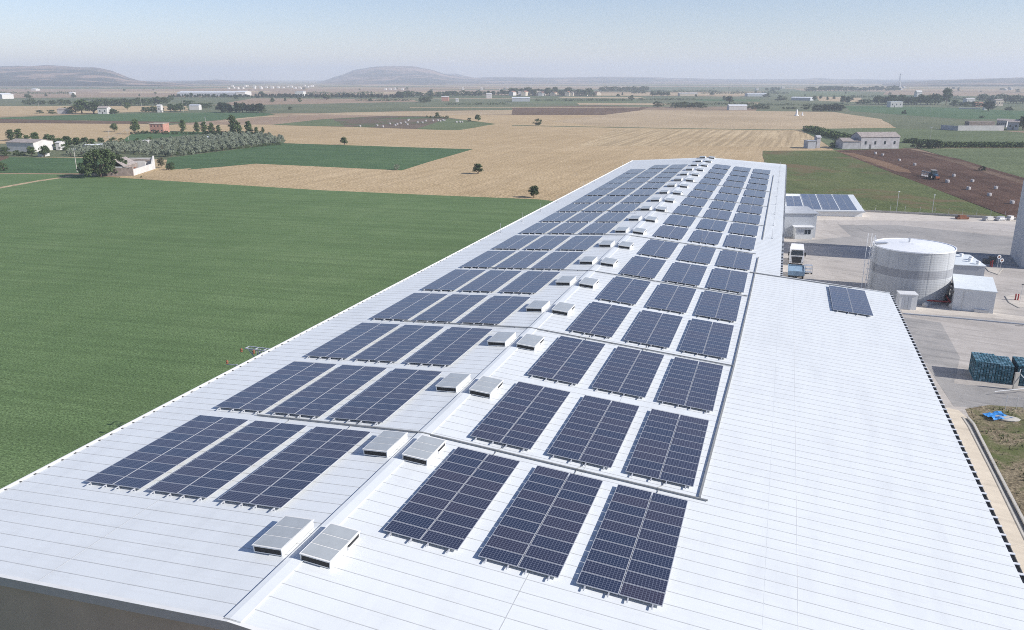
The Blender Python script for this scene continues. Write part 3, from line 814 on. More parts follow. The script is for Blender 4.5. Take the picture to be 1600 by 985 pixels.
# ------------------------------------------------------------------ trees
def leafcloud(m, c, rad, n, s, flat=1.0):
    for _ in range(n):
        while True:
            p = Vector((U(-1,1), U(-1,1), U(-1,1)))
            if .25 < p.length < 1: break
        q = Vector(c) + Vector((p.x*rad[0], p.y*rad[1], p.z*rad[2]))
        a = Vector((U(-1,1), U(-1,1), U(-1,1))).normalized()
        b = a.cross(Vector((U(-1,1), U(-1,1), U(-1,1)))).normalized()
        k = s*U(.6,1.4)
        m.quad(q-a*k-b*k*.6, q+a*k-b*k*.6, q+a*k+b*k*.6, q-a*k+b*k*.6)
def make_tree_mesh(kind, seed):
    "unit height tree: trunk mesh + crown mesh"
    random.seed(seed)
    tr, cr = MB(), MB()
    if kind in ('broad', 'olive', 'bush', 'big'):
        W = dict(broad=.46, olive=.58, bush=.75, big=.72)[kind]; base = dict(broad=.14, olive=.14, bush=.02, big=.05)[kind]
        tr.tube([(0,0,-.02),(.01,0,base*.6),(.0,.02,.45)], [.045,.035,.02], 7)
        n = dict(broad=34, olive=22, bush=24, big=80)[kind]
        for _ in range(n):
            a = U(0, 2*PI); rr = math.sqrt(rnd())*W*.78; zc = U(base+.12, .9)
            env = math.sqrt(max(0.05, 1-((zc-.45)/.5)**2)); rr *= env*U(.85,1.12)
            c = (rr*math.cos(a), rr*math.sin(a), zc)
            if _ < 8: tr.tube([(0,0,U(base*.5,.3)),(c[0]*.5,c[1]*.5,(zc+.25)/2),c], [.018,.012,.005], 5)
            sc = U(.10,.2)*(.75 if kind == 'big' else 1)
            leafcloud(cr, c, (sc*1.1, sc*1.1, sc*.85), dict(broad=44, olive=40, bush=46, big=62)[kind], dict(broad=.034, olive=.036, bush=.036, big=.022)[kind])
    elif kind == 'column':
        tr.tube([(0,0,-.02),(0,0,.3),(0,.01,.85)], [.03,.022,.008], 6)
        for k in range(26):
            zc = .12 + .83*k/25; w = .17*math.sin(PI*(.16+zc*.72))**.8*U(.75,1.2)
            a = U(0, 2*PI); c = (w*.45*math.cos(a), w*.45*math.sin(a), zc)
            if k % 4 == 0: tr.tube([(0,0,zc-.1),c], [.01,.004], 5)
            leafcloud(cr, c, (w, w, .075), 40, .028)
    elif kind == 'pine':
        tr.tube([(0,0,-.02),(0,0,.35),(0,.01,.9)], [.035,.025,.008], 6)
        for k in range(26):
            zc = .15 + .8*k/25; w = .30*(1.05-zc)+.07
            a = U(0, 2*PI); c = (w*.55*math.cos(a), w*.55*math.sin(a), zc)
            if k % 3 == 0: tr.tube([(0,0,zc-.05),c], [.012,.004], 5)
            leafcloud(cr, c, (w*.7, w*.7, .07), 40, .03)
    # scale crown so the tree is 1 high
    zt = max(p[2] for p in cr.v); cr.v = [(x/zt, y/zt, max(z/zt, .015)) for x, y, z in cr.v]
    return tr, cr
LEAF = dict(broad='leaf_mid', olive='leaf_olive', bush='leaf_dark', big='leaf_dark', column='leaf_mid', pine='leaf_pine')
TM = {}
st0 = random.getstate()
for kind in LEAF:
    TM[kind] = []
    for sd in range(3):
        t_, c_ = make_tree_mesh(kind, 11+sd*7)
        TM[kind].append((t_.mesh('trunk', M['bark']), c_.mesh('crown', M[LEAF[kind]])))
random.setstate(st0)
NAMES = dict(broad='tree', olive='olive_tree', bush='bush', big='tree', column='poplar_tree', pine='cypress_tree')
DARKC = {}
def tree(px, py, hpx, kind, label, group=None, w=1.0, leaf=None, cat='tree'):
    p = G(px, py); h = hpx/ppm(p)/0.97
    root = empty(NAMES[kind], p, U(0, 6.28), label, 'bush' if kind == 'bush' else cat, group)
    root.scale = (h*w, h*w, h)
    vi = random.randrange(3)
    tm, cm = TM[kind][vi]
    if leaf:
        key = (kind, vi, leaf)
        if key not in DARKC:
            c2 = cm.copy(); c2.materials[0] = M[leaf]; DARKC[key] = c2
        cm = DARKC[key]
    for nm, me in (('trunk', tm), ('crown', cm)):
        o = bpy.data.objects.new(nm, me); COL.objects.link(o); o.parent = root
    return root
T = tree
# single trees, near to far
T(158,277,43,'big','big dark round tree beside the ruined white farmhouse', w=.98)
T(178,273,34,'big','lower dark tree touching the left wall of the ruined farmhouse', w=.95)
T(137,275,24,'bush','low dark bush at the left foot of the big round tree', w=.8, leaf='leaf_mid')
T(834,309,19,'broad','round tree at the corner of the green field beside the warehouse roof', w=1.1, leaf='leaf_dark')
T(747,272,16,'broad','small round tree alone in the stubble right of the green plot', w=1.25, leaf='leaf_dark')
T(620,266,9,'bush','pale low bush on the lower edge of the green plot', w=.95, leaf='leaf_olive')
T(538,227,13,'broad','small round tree on the upper edge of the green plot', w=1.1, leaf='leaf_dark')
T(841,197,11,'bush','dark domed tree on the thin line between two stubble fields', w=1.0)
T(747,190,11,'broad','small tree at the right tip of the brown strip field', w=1.1)
T(733,190.5,6,'bush','tiny bush beside the small tree at the brown field tip')
T(683,184,8,'broad','tiny tree standing amid the white sacks of the brown strip field')
T(179,206,13,'broad','small round tree beside the curving farm track', w=1.0, leaf='leaf_mid')
T(212,210,24,'broad','tall bright tree left of the pink house', w=.75)
pop = [(286,206,18),(308,207,16),(320,209,18),(331,210.5,18),(342,209,13),(365.5,211,30),(374,209,17),(389,212,22),(401,212,13),(411,208,9)]
for i, (x, y, h) in enumerate(pop):
    T(x, y, h, 'column', 'slim poplar in the row right of the pink house, %s from the left' % ORD[i], 'poplars right of the pink house', w=1.35)
for i, x in enumerate(range(262, 412, 7)):
    T(x+U(-2,2), 210.5, U(4,6.5), 'bush', 'low dark hedge bush under the row of poplars', 'hedge under the poplars', w=.9)
cl = [(18,220,17,'column','leaf_dark'),(30,219,17,'column','leaf_mid'),(42,221,10,'broad',None),(55,222,15,'broad',None),(80,233,23,'broad','leaf_dark'),(95,232,16,'broad',None),(107,231,18,'broad','leaf_dark'),(120,230,15,'broad',None),(133,231,16,'broad','leaf_dark'),(146,229,12,'broad',None),(158,227,12,'broad','leaf_dark'),(177,226,11,'bush',None),(103,236,11,'bush','leaf_mid'),(50,244,15,'broad',None),(70,245,18,'broad','leaf_dark'),(8,244,14,'bush',None),(26,244,9,'bush',None),(36,244,7,'bush',None),(6,267,12,'bush',None),(-6,262,13,'bush',None),(190,224,8,'bush','leaf_mid'),(215,224,8,'bush','leaf_mid'),(235,221,7,'bush','leaf_mid'),(200,228,7,'bush','leaf_dark')]
for i, (x, y, h, k, lf) in enumerate(cl):
    T(x, y, h, k, 'bushy tree among the trees around the white barn with a rusty roof', 'trees around the white barn', w=1.1 if k != 'column' else 1.8, leaf=lf)
T(252,262,16,'broad','scraggy half bare tree at the right end of the ruined farmhouse', w=.9, leaf='leaf_dry')
T(268,266,12,'bush','dark bush right of the ruined farmhouse', w=.8)
T(263,266,10,'bush','dry brown bush right of the ruined farmhouse', w=.7, leaf='leaf_dry')
T(221,278,3,'bush','tiny bush at the foot of the ruin white wall', w=.8)
# olive grove
def inpoly(x, y, P):
    c = False
    for (x1, y1), (x2, y2) in zip(P, P[1:]+P[:1]):
        if (y1 > y) != (y2 > y) and x < (x2-x1)*(y-y1)/(y2-y1)+x1: c = not c
    return c
OP = [tuple(G(*q)[:2]) for q in [(92,246),(130,232),(240,224),(300,219),(360,213),(418,213),(442,219),(440,226),(400,230),(330,239),(262,248),(180,240),(130,247)]]
xs = [p[0] for p in OP]; ys = [p[1] for p in OP]
cand = []
yy = min(ys)
while yy < max(ys):
    xx = min(xs)
    while xx < max(xs):
        a, b = xx+U(-.8,.8), yy+U(-.8,.8)
        if inpoly(a, b, OP): cand.append((a, b))
        xx += 4.6
    yy += 5.6
cand.sort(key=lambda q: (q[0]-CAM.x)**2+(q[1]-CAM.y)**2)
print('olives', len(cand))
for a, b in cand[:300]:
    root = empty('olive_tree', (a, b, 0), U(0,6.28), 'grey-green olive tree in the grove behind the ruined farmhouse', 'tree', 'olive trees of the grove')
    h = U(2.5,3.4); root.scale = (h*U(1,1.2), h*U(1,1.2), h)
    tm, cm = TM['olive'][random.randrange(3)]
    for nm, me in (('trunk', tm), ('crown', cm)):
        o = bpy.data.objects.new(nm, me); COL.objects.link(o); o.parent = root
m = MB()
for a, b in cand[300:]:
    h = U(2.5,3.4)
    for _ in range(7):
        c = (a+U(-1,1)*h*.4, b+U(-1,1)*h*.4, h*U(.35,.8)); leafcloud(m, c, (h*.25,h*.25,h*.2), 16, .16)
if m.v: tag(m.build('olive_foliage', M['leaf_olive']), kind='stuff')
# belts of far trees
def belt(x0, x1, step, y0, y1, h0, h1, kinds, label, group, w=1.1, leaf=None):
    x = x0; w = w*1.15
    while x < x1:
        T(x+U(-.3,.3)*step, y0+(y1-y0)*(x-x0)/(x1-x0)+U(-.5,.5), U(h0,h1), random.choice(kinds), label, group, w*U(.85,1.2), leaf)
        x += step
belt(330,404,4.2,211,212,3,6,['bush'],'low dark shrub in the hedge line right of the poplars','shrubs by the poplars')
belt(270,440,6,243,226,3,5,['bush'],'green shrub on the near edge of the olive grove','shrubs on the near edge of the olive grove', leaf='leaf_mid')
belt(152,264,6,166,164,9,13,['broad','bush'],'dull green tree in the long tree belt in the far left plain','far left tree belt', leaf='leaf_dark')
belt(38,118,8,164,164,6,9,['broad','bush'],'tree in the sparse belt in the far left plain','sparse far left trees', leaf='leaf_dark')
T(128,178,22,'broad','tall pale green tree of the pair by the far left farm', w=1.3); T(147,178,20,'broad','dense tree right of the pair by the far left farm', w=1.4, leaf='leaf_dark')
T(113,178,11,'bush','dark bush at the foot of the far left pair of trees', w=1.2); T(103,176,8,'bush','small dome bush left of the far left farm', w=1.2)
T(199,172,12,'broad','lone tree between the far left farm and white silo', w=1.0)
T(62,177.5,5,'bush','low bush in the far left stubble', w=2.2); T(80,178,6,'bush','second low bush in the far left stubble', w=2)
belt(226,258,5.5,175.5,175.5,7,9,['bush'],'dark tree around the small white silo far left','trees around the white silo')
belt(268,288,7,175,175,11,14,['broad'],'dark tree in the clump right of the white silo','clump right of the silo', leaf='leaf_dark')
belt(170,182,5,178.5,178.5,5,8,['bush'],'bush beside the far left white farmhouse','bushes by the far left farmhouse')
belt(290,302,5,165,165,7,8,['bush'],'bush in the far plain behind the clump','bushes behind the clump')
belt(312,330,5,169,169,6,9,['bush'],'bush between the clump and the pine row','bushes left of the pine row')
belt(346,412,5.5,176,176,11,16,['broad','pine'],'dark blue-green tree in the row at the end of the green strip','dark row at the green strip', leaf='leaf_pine')
T(409,176,8,'bush','wide dark dome bush at the end of the dark row', w=1.5)
belt(268,400,4.5,152.5,153,4,6,['pine','broad'],'dark small tree of the straight row before the long white greenhouse','row before the greenhouse',1.3,'leaf_pine')
belt(400,636,4.2,153,153.5,5,7.5,['pine','broad'],'dark tree in the straight far windbreak row','straight far windbreak',1.3,'leaf_pine')
belt(625,640,5,153,153,9,12,['broad'],'taller tree at the right end of the windbreak','taller end of the windbreak',1.1,'leaf_dark')
belt(642,760,5,152,150,6,9,['broad','bush'],'tree in the loose far belt right of the windbreak','loose belt right of the windbreak',1.1,'leaf_dark')
belt(800,930,5.2,149,150,8,13,['broad'],'tree among the houses of the far hamlet in the centre','hamlet trees',1.1,'leaf_dark')
belt(765,800,6,150,149,6,9,['broad'],'tree left of the far hamlet','trees left of the hamlet',1.1,'leaf_dark')
belt(940,1012,5,144,143,6,9,['broad','bush'],'tree in the far belt right of the hamlet','belt right of the hamlet',1.2,'leaf_dark')
belt(1018,1046,5,150.5,150.5,6,8,['broad'],'tree in the small far clump beyond the domed trees','small far clump',1.2,'leaf_dark')
belt(660,675,6,160,160,6,9,['bush'],'bush of the pair in the far centre-left plain','pair of far bushes')
T(468,160,7,'bush','lone far bush in the pink soil strip')
T(454,172,5,'bush','lone bush in the dull strip behind the pink field', w=1.5)
T(987,156,7,'bush','dark lone dome tree in the far centre', w=1.2)
T(1027,168,9,'bush','wide dark dome tree behind the brown field', w=1.7)
belt(1056,1098,8,168.5,169,7,10,['bush'],'dark dome tree in the row behind the pale stubble','dome trees behind the stubble',1.4)
T(1140,162,12,'broad','tree left of the long white shed', w=1.3, leaf='leaf_dark')
belt(1168,1200,6,171,171,5,8,['bush'],'bush right of the long white shed','bushes by the white shed',1.2)
belt(1225,1245,6,171,171,3,5,['bush'],'low bush behind the white obelisk','low bushes behind the obelisk',1.2)
T(1260,172,8,'bush','dark bush left of the long clipped hedge', w=1.4)
belt(1276,1318,6,174,174,9,11,['bush'],'dense dark bush of the long hedge above the pale stubble','long dark hedge',1.2,'leaf_pine')
T(1272,158,8,'broad','small tree in the far right plain beside a white roof', w=1.1); T(1317,162,12,'broad','left tree of the lone pair in the far right plain', w=1.0, leaf='leaf_dark'); T(1324,162,11,'broad','right tree of the lone pair in the far right plain', w=1.0, leaf='leaf_dark')
T(1413,179,6.5,'bush','dark bush alone in the green field on the right', w=1.1)
belt(1344,1362,6,163,163,5,8,['bush'],'bush left of the far right farm trees','bushes left of the right farm')
belt(1368,1436,5,163,164,9,15,['broad'],'tree among the farms on the far right','far right farm trees',1.1,'leaf_dark')
belt(1440,1468,5,164,164,12,18,['broad'],'tall tree left of the tallest far right tree','tall far right trees',1.0,'leaf_dark')
T(1478,164,26,'broad','tallest tree of the far right farms', w=.75, leaf='leaf_dark')
belt(1490,1530,5.5,166,167,6,10,['bush','broad'],'bush below the red earth on the far right','far right bushes',1.1)
belt(1533,1610,5.5,160,162,9,14,['broad'],'tree in the grey-green belt at the far right edge','belt at the far right edge',1.2,'leaf_olive')
T(1544,174,16,'broad','dark round tree before the far right farm', w=1.35, leaf='leaf_pine')
T(1577,173.5,6.5,'bush','wide dark bush right of the dark round tree', w=1.7)
T(1534,185,4,'bush','small bush on the field line above the ruined farm', w=1.8)
T(1598,203,21,'broad','dark tree at the right edge beside the ruined farm', w=1.1, leaf='leaf_dark')
belt(1264,1400,5,143,142,5,8,['broad','bush'],'tiny tree in the farthest belt on the right','farthest right belt',1.3,'leaf_dark')
belt(1200,1224,6,142,142,4,6,['broad'],'tiny tree beside the farthest white houses','tiny trees by farthest houses',1.2,'leaf_dark')
T(1308,230,12,'bush','dark bush at the left end of the white farmhouse', w=1.0); T(1300,231,8,'bush','smaller bush left of the white farmhouse', w=1.0)
belt(1415,1432,6,223,224,5,8,['bush'],'bush behind the white farmhouse yard','bushes behind the farm yard')
belt(1432,1472,6,232,232,8,13,['bush'],'shrub in the clump right of the white farmhouse','clump right of the white farmhouse',1.0)
T(1534,267,7,'bush','dark brushwood heap on the edge of the ploughed field', w=1.3, leaf='leaf_pine')

# maize strip: nobody could count the plants
m = MB()
def strip(pa, pb, depth, h, n, s=.35):
    a, b = G(*pa), G(*pb)
    dn = Vector((-(b-a).y, (b-a).x, 0)).normalized()
    for _ in range(n):
        q = a.lerp(b, rnd()) + dn*U(0, depth); z = rnd()*h
        u = Vector((U(-1,1), U(-1,1), U(-.4,1))).normalized()*s; v_ = u.cross(Vector((U(-1,1), U(-1,1), U(-1,1)))).normalized()*s*.5
        q = q + Vector((0,0,z))
        m.quad(q-u-v_, q+u-v_, q+u+v_, q-u+v_)
strip((1470,231.5),(1640,231.5), 9, 2.4, 5200)
strip((1411,224),(1470,226), 6, 2.0, 1200)
strip((1253,204),(1312,220), 7, 3.2, 2600, .5)
tag(m.build('maize_strip', M['leaf_mid']), kind='stuff')
# weeds on the verge
m = MB()
VPp = [(p[0], p[1]) for p in vp]
cnt = 0
while cnt < 5200:
    a, b = U(38,80), U(20,92)
    if not inpoly(a, b, VPp): continue
    dens = mathutils.noise.noise(Vector((a*.22, b*.22, 3)))
    if dens < U(-.5,.35) : 
        cnt += .3; continue
    cnt += 1
    for _ in range(3):
        ang = U(0,6.28); h = U(.12,.5); d = Vector((math.cos(ang), math.sin(ang), 0))*.05; t_ = Vector((U(-.2,.2), U(-.2,.2), h))
        m.tri((a-d.x,b-d.y,0),(a+d.x,b+d.y,0),(a+t_.x,b+t_.y,h), 0 if dens > .1 and rnd() < .8 else 1)
tag(m.build('weeds', [M['leaf_mid'], M['leaf_dry']]), kind='stuff')

# ------------------------------------------------------------------ houses and sheds
def house(name, label, cat, pa, pb, depth, h, rise, wall, roof, windows=3, storeys=1, group=None, over=.3, loc=None):
    "front edge runs from ground pixel pa to pb; the building lies behind it"
    a, b = (G(*pa), G(*pb)) if loc is None else loc
    L = (b-a).length; rz = math.atan2(b.y-a.y, b.x-a.x)
    root = empty(name, a, rz, label, cat, group)
    m = MB(); m.box(0, L, 0, depth, 0, h)
    m.tri((0,0,h),(0,depth,h),(0,depth/2,h+rise)); m.tri((L,0,h),(L,depth/2,h+rise),(L,depth,h))
    m.build('wall', M[wall], root)
    r = MB()
    if rise > 0:
        for s0, s1 in ((-over, depth/2), (depth+over, depth/2)):
            zo = h - rise*over/(depth/2)
            P = [(-over,s0,zo),(L+over,s0,zo),(L+over,s1,h+rise),(-over,s1,h+rise)]
            if s0 > s1: P = [P[1],P[0],P[3],P[2]]
            r.hexa([(x,y,z+.01) for x,y,z in P] + [(x,y,z+.16) for x,y,z in P])
    else: r.box(-over, L+over, -over, depth+over, h+.003, h+.2)
    r.build('roof', M[roof], root)
    if windows:
        for st in range(storeys):
            for k in range(windows):
                x = L*(k+.5)/windows; z = h/storeys*st + h/storeys*.38; ww = min(.45, L/windows*.16)
                q = MB(); q.box(x-ww, x+ww, -.06, .05, z, z+h/storeys*.27); q.build('window', M['glass_dark'], root)
        q = MB(); x = L*.5/windows + L/windows*.5; q.box(x-.5, x+.5, -.05, .05, 0, 2.1); q.build('door', M['dark_grey'], root)
    return root
house('farmhouse','long whitewashed two-storey farmhouse with grey-brown tiled roof above the ploughed field','farmhouse',(1344,233),(1404,232.5),10,5.6,2.0,'lime_wall','tile_roof',4,1)
house('farmhouse_wing','low whitewashed wing on the left of the farmhouse','farmhouse wing',(1316,233),(1343.5,233),9,3.6,1.3,'lime_wall','tile_roof',0)
house('shed','small grey flat shed left of the whitewashed farmhouse','shed',(1262,232.5),(1274,232.5),6,3.6,0,'wall_grey','wall_grey',0)
house('hut','narrow pale hut right beside the small grey flat shed','hut',(1275.5,232),(1281,232),4,5.2,.8,'lime_wall','lime_wall',0)
house('ruined_farm','ruined grey farm block at the far end of a long pale wall','ruined farm',(1573,203),(1591,203.5),12,5,1.4,'lime_wall','tile_roof',2)
house('ruined_barn','windowed long barn joined to the ruined grey farm','ruined barn',(1556,199),(1572,199.5),8,4.6,1.0,'lime_wall','tile_roof',5)
m = MB(); a, b = G(1496,204.5), G(1568,204.5); m.bar(a+Vector((0,0,1)), b+Vector((0,0,1)), .5, 4.6, 0); a2 = G(1470,202.5); m.bar(a2+Vector((0,0,1)), a+Vector((0,0,1)), .5, 4, 1)
tag(m.build('yard_wall', [M['house_white'], M['lime_wall']]), 'long low pale wall in front of the ruined farm on the right', 'wall')
m = MB(); a = G(1530,199); m.box(-9,9,-3,3,0,4); tag(m.build('ruined_shed', M['stone'], loc=a, rz=YAW), 'roofless stone shed behind the long pale wall', 'ruined shed')

# the ruined farmhouse in the left middle distance
a, b, c = G(183,275), G(209,275), G(243,264)
root = empty('ruined_farmhouse', b, math.atan2(c.y-b.y, c.x-b.x), 'ruined white farmhouse with broken tile roof beside the big dark tree', 'ruined farmhouse')
L = (c-b).length
lx = Vector((c.x-b.x, c.y-b.y, 0)).normalized(); ly = Vector((-lx.y, lx.x, 0)); ab = a-b; aX, aY = ab.dot(lx), ab.dot(ly)
m = MB(); m.box(0, L, 0, .5, 0, 2.2); m.box(0, L*.6, 3.52, 8.4, 0, 3.0); m.box(L-.5, L, .5, 9, 0, 4.2); m.box(L*.45, L, 8.5, 9, 0, 3.6); m.box(L*.62, L*.62+.4, .5, 8.5, 0, 3.8)
m.hexa([(L-3,0.0,2.201),(L,0.0,2.201),(L,.5,2.201),(L-3,.5,2.201),(L-.6,0,4.6),(L,0,4.9),(L,.5,4.9),(L-.6,.5,4.6)])
m.build('white_wall', M['house_white'], root)
m = MB(); m.bar((aX,aY,1.5), (-.05,0,1.5), .5, 3.0); m.box(-.3, .2, .2, 9, 0, 2.8); m.bar((aX,aY,1.3), (aX+1.5,aY+7,1.3), .5, 2.6); m.build('stone_wall', M['stone'], root)
m = MB()
m.hexa([(.3,3.2,3.1),(L*.6,3.2,3.1),(L*.6,7,5.3),(2.0,7,5.3),(.3,3.2,3.3),(L*.6,3.2,3.3),(L*.6,7,5.5),(2.0,7,5.5)])
m.hexa([(2.0,7.01,5.3),(L*.6,7.01,5.3),(L*.6,10.5,3.3),(2.5,10.5,3.3),(2.0,7.01,5.5),(L*.6,7.01,5.5),(L*.6,10.5,3.5),(2.5,10.5,3.5)])
m.hexa([(aX+.5,aY+.6,2.7),(-.5,.8,2.7),(-.2,3,3.1),(aX+1.5,aY+3,3.1),(aX+.5,aY+.6,2.85),(-.5,.8,2.85),(-.2,3,3.3),(aX+1.5,aY+3,3.3)], 1)
m.build('roof', [M['tile_roof'], M['house_white']], root)
for k in range(5):
    x = L*(.64+.08*k); q = MB(); q.bar((x,.6,3.4), (x,8.4,3.9+.2*(k%2)), .25, .2); q.build('beam', M['stone'], root)
q = MB(); q.box(L*.3,L*.36,2.9,3.15,.2,2.0); q.box(L*.42,L*.48,2.9,3.15,.2,2.0); q.build('window', M['rust'], root)
q = MB(); q.box(L*.05,L*.6,3.16,3.5,0,3.05); q.build('inner_wall', M['stone'], root)

house('barn','long white barn with rusty brown roof among trees at the left edge','barn',(12,237),(54,238),12,4.2,1.2,'house_white','tile_roof',0)
house('greenhouse','low white plastic greenhouse in front of the olive grove','greenhouse',(138,234.5),(165,233),8,1.6,.6,'white_paint','white_paint',0)
house('greenhouse','small pale plastic tunnel at the right end of the olive grove','greenhouse',(318,219.5),(343,219),8,1.2,.5,'white_paint','white_paint',0)
house('hut','tiny white hut half hidden among the barn trees','hut',(88,235),(94,235),5,3.4,.6,'house_white','house_white',0)
house('hut','tiny white hut at the left edge of the olive grove','hut',(60,245),(70,245),4,1.4,.4,'house_white','house_white',0)
house('hut','tiny white hut between the hedge and the olive grove','hut',(224,227),(231,227),4,2,.4,'house_white','house_white',0)
house('pink_house','two-storey unfinished pink brick house behind a hedge','house',(235,208),(256,208),9,5.6,0,'house_pink','house_cream',4,2)
belt(205,262,6,209.5,209.5,3,5.5,['bush'],'low dark hedge bush in front of the pink house','hedge before the pink house')
house('farmhouse','small white farmhouse between bushes in the far left plain','farmhouse',(153,178.5),(168,178.5),9,5.5,1.5,'house_white','tile_roof',2)
house('silo_house','small white tower-like house among dark far left trees','house',(246,176),(252,176),5,6.5,1,'house_white','house_white',1)
house('shed','white long shed right of the small tower-like house','shed',(296,172),(311,172),8,4.5,1.2,'house_white','wall_grey',0)
house('shed','grey low shed left of the small white farmhouse far left','shed',(90,178),(104,178),8,4,1,'lime_wall','tile_roof',0)
house('shed','long white shed beyond the pale stubble, right of a round tree','shed',(1139,172.5),(1167,172.5),9,4.6,1.1,'house_white','white_paint',0)
house('greenhouse','very long white greenhouse in the far left plain','greenhouse',(277,150),(368,150),40,6,2,'wall_grey','white_paint',0)
house('factory','white factory block at the right end of the very long greenhouse','factory',(369,150),(383,150),40,7,2,'house_white','white_paint',0)
house('factory','white far block standing above the straight windbreak','factory',(461,151.3),(474,151.3),20,9,0,'house_white','white_paint',0)
house('factory','low white sheds on the far left near the pink soil','factory',(4,155),(22,154.5),20,7,2,'house_white','white_paint',0)
house('shed','tiny white shed in the far left pink soil','shed',(108,148),(114,148),12,4,1,'house_white','white_paint',0)
house('shed','tiny white far shed at the far left under the hills','shed',(49,142),(56,142),20,4.5,1,'house_white','white_paint',0)
house('greenhouse','long pale greenhouse in the far centre before the brown field','greenhouse',(800,159),(828,159),20,5,1,'wall_grey','white_paint',0)
house('shed','pale pink shed in the far centre-left plain','shed',(690,158.5),(701,158.5),10,6,1,'house_pink','house_white',0)
house('shed','small white house on the far centre-left plain','house',(760,154),(768,154),12,7,1.5,'house_white','house_white',0)
house('shed','small white shed right of the pale pink shed','shed',(712,160),(716,160),6,4,1,'house_white','house_white',0)
house('greenhouse','long pale greenhouse in the far right plain','greenhouse',(1062,150.5),(1090,150.5),20,5,1,'house_cream','white_paint',0)
house('greenhouse','pale greenhouse roof left of the far right trees','greenhouse',(1236,157),(1266,157.5),16,4,1,'wall_grey','white_paint',0)
house('greenhouse','long pale low greenhouse at the centre right horizon','greenhouse',(1168,151),(1200,151),20,5,1,'wall_grey','white_paint',0)
house('farmhouse','white farmhouse with flat roof in front of the far right trees','farmhouse',(1391,168),(1410,168),10,6.5,0,'house_white','white_paint',3)
house('farmhouse','bright white gabled house among the tall far right trees','house',(1432,154),(1440,154),10,10,3,'house_white','house_white',1)
house('farmhouse','white house with terrace between tall tree and dark round tree','house',(1510,162),(1523,162),10,6,1,'house_white','house_white',2)
house('farmhouse','cream farmhouse right of the dark round tree','farmhouse',(1555,166),(1567,166),10,7,1,'house_cream','tile_roof',3)
house('hut','tiny white hut beside the dark round tree on the far right','hut',(1538,172.5),(1542,172.5),4,3.4,.6,'house_white','house_white',0)
house('shed','low long white wall-like shed left of the dark round tree','shed',(1498,170.5),(1531,171),4,1.2,0,'house_white','house_white',0)
house('farmhouse','pink-roofed house left of the dark round tree','house',(1524,167),(1536,167),8,4,1.4,'house_pink','tile_red',2)
# far hamlet and horizon houses
random.seed(21)
for i in range(22):
    x = 803+i*5.8+U(-2,2); wpx = U(3,6)
    house('house','small pale house of the far hamlet in the centre','house',(x,149.5+U(-1,1)),(x+wpx,149.5),9,U(5,8),2,random.choice(['house_white','house_cream','house_cream']),random.choice(['tile_roof','tile_red']),0,group='houses of the far hamlet')
for i in range(26):
    x = 355+i*5.4+U(-3,3)
    y = U(135,140)
    house('house','tiny white house of the far town under the left hills','house',(x,y),(x+U(1.5,3.5),y),14,U(3,6),1.5,'house_white','house_cream',0,group='houses of the far town')
for i in range(16):
    x = random.choice([U(700,800),U(1180,1240),U(1330,1420),U(1540,1600),U(590,640)])
    y = U(137,143)
    house('house','tiny white house scattered below the horizon hills','house',(x,y),(x+U(2,4),y),14,U(3.5,6),1.5,'house_white','house_cream',0,group='scattered far houses')
random.seed(77)
fh = MB()
for i in range(95):
    y = 139+random.random()**1.6*22; x = U(-20,1620)
    if 165 < y or (430 < x < 1000 and y > 160): continue
    T(x, y, U(2.5,6)*(.6+(y-139)/22), random.choice(['bush','broad','pine']), 'tiny scattered tree or bush in the far hazy plain', 'scattered far plain trees', w=U(1.1,1.9), leaf='leaf_dark')
for x0, x1, y in ((0,120,147),(130,270,157),(480,600,147),(560,640,158),(840,990,158),(1000,1100,157),(1040,1190,164),(1190,1330,165),(1100,1230,147),(1330,1500,153),(1420,1600,156),(980,1130,144.5),(700,790,164)):
    xx = x0
    while xx < x1:
        q = G(xx, y+U(-.3,.3)); k = ppm(q); h = U(2.2,4)/k
        leafcloud(fh, (q.x, q.y, h*.5), (6/k, 5/k, h*.5), 46, h*.16)
        xx += U(3,9)
tag(fh.build('far_hedges', M['leaf_dark']), kind='stuff')
random.seed(33)
# white obelisk
def cone(px, py, hpx, wm, label):
    p = G(px, py); h = hpx/ppm(p)
    m = MB(); m.lathe([(wm,0),(wm*.9,h*.12),(wm*.55,h*.15),(wm*.35,h*.8),(.05,h)], 8)
    tag(m.build('monument', M['white_paint'], loc=p), label, 'monument')
cone(1244.5,181,10,2.0,'tall white pointed monument at the edge of the pale stubble')
cone(1253.5,180.5,5,1.3,'small white stump right of the tall pointed monument')

# ------------------------------------------------------------------ poles and pylon
def pole(px, py, hpx, label, r=.12, arm=1.2, mat='concrete', name='utility_pole', cat='utility pole'):
    p = G(px, py); h = hpx/ppm(p)/.97
    root = empty(name, p, YAW, label, cat)
    m = MB(); m.tube([(0,0,0),(0,0,h)], [r,r*.6], 8); m.build('shaft', M[mat], root)
    if arm:
        m = MB(); m.bar((-arm,0,h-.3),(arm,0,h-.3),.12); 
        for x in (-arm*.9,0,arm*.9): m.tube([(x,0,h-.25),(x,0,h+.1)],[.06,.05],6)
        m.build('crossarm', M['steel'], root)
    else:
        m = MB(); m.box(-.15,.15,-.35,.1,h,h+.12); m.build('lamp_head', M['white_paint'], root)
    return root
pole(120.5,269,35,'pale concrete utility pole left of the big dark tree', .16, .8)
pole(201,219,14,'thin pole beside the small round tree on the track', .1, .6)
pole(171,218,13,'thin pole left of the small round tree on the track', .1, .6)
pole(1400.5,331,30,'slim lamp pole on the yard boundary, left of the pair', .07, 0, 'steel', 'lamp_post', 'lamp post')
pole(1456,334,28,'slim lamp pole on the yard boundary, right of the pair', .07, 0, 'steel', 'lamp_post', 'lamp post')
pole(1452,225,25,'thin pole in the light green field right of the white farmhouse', .1, .6)
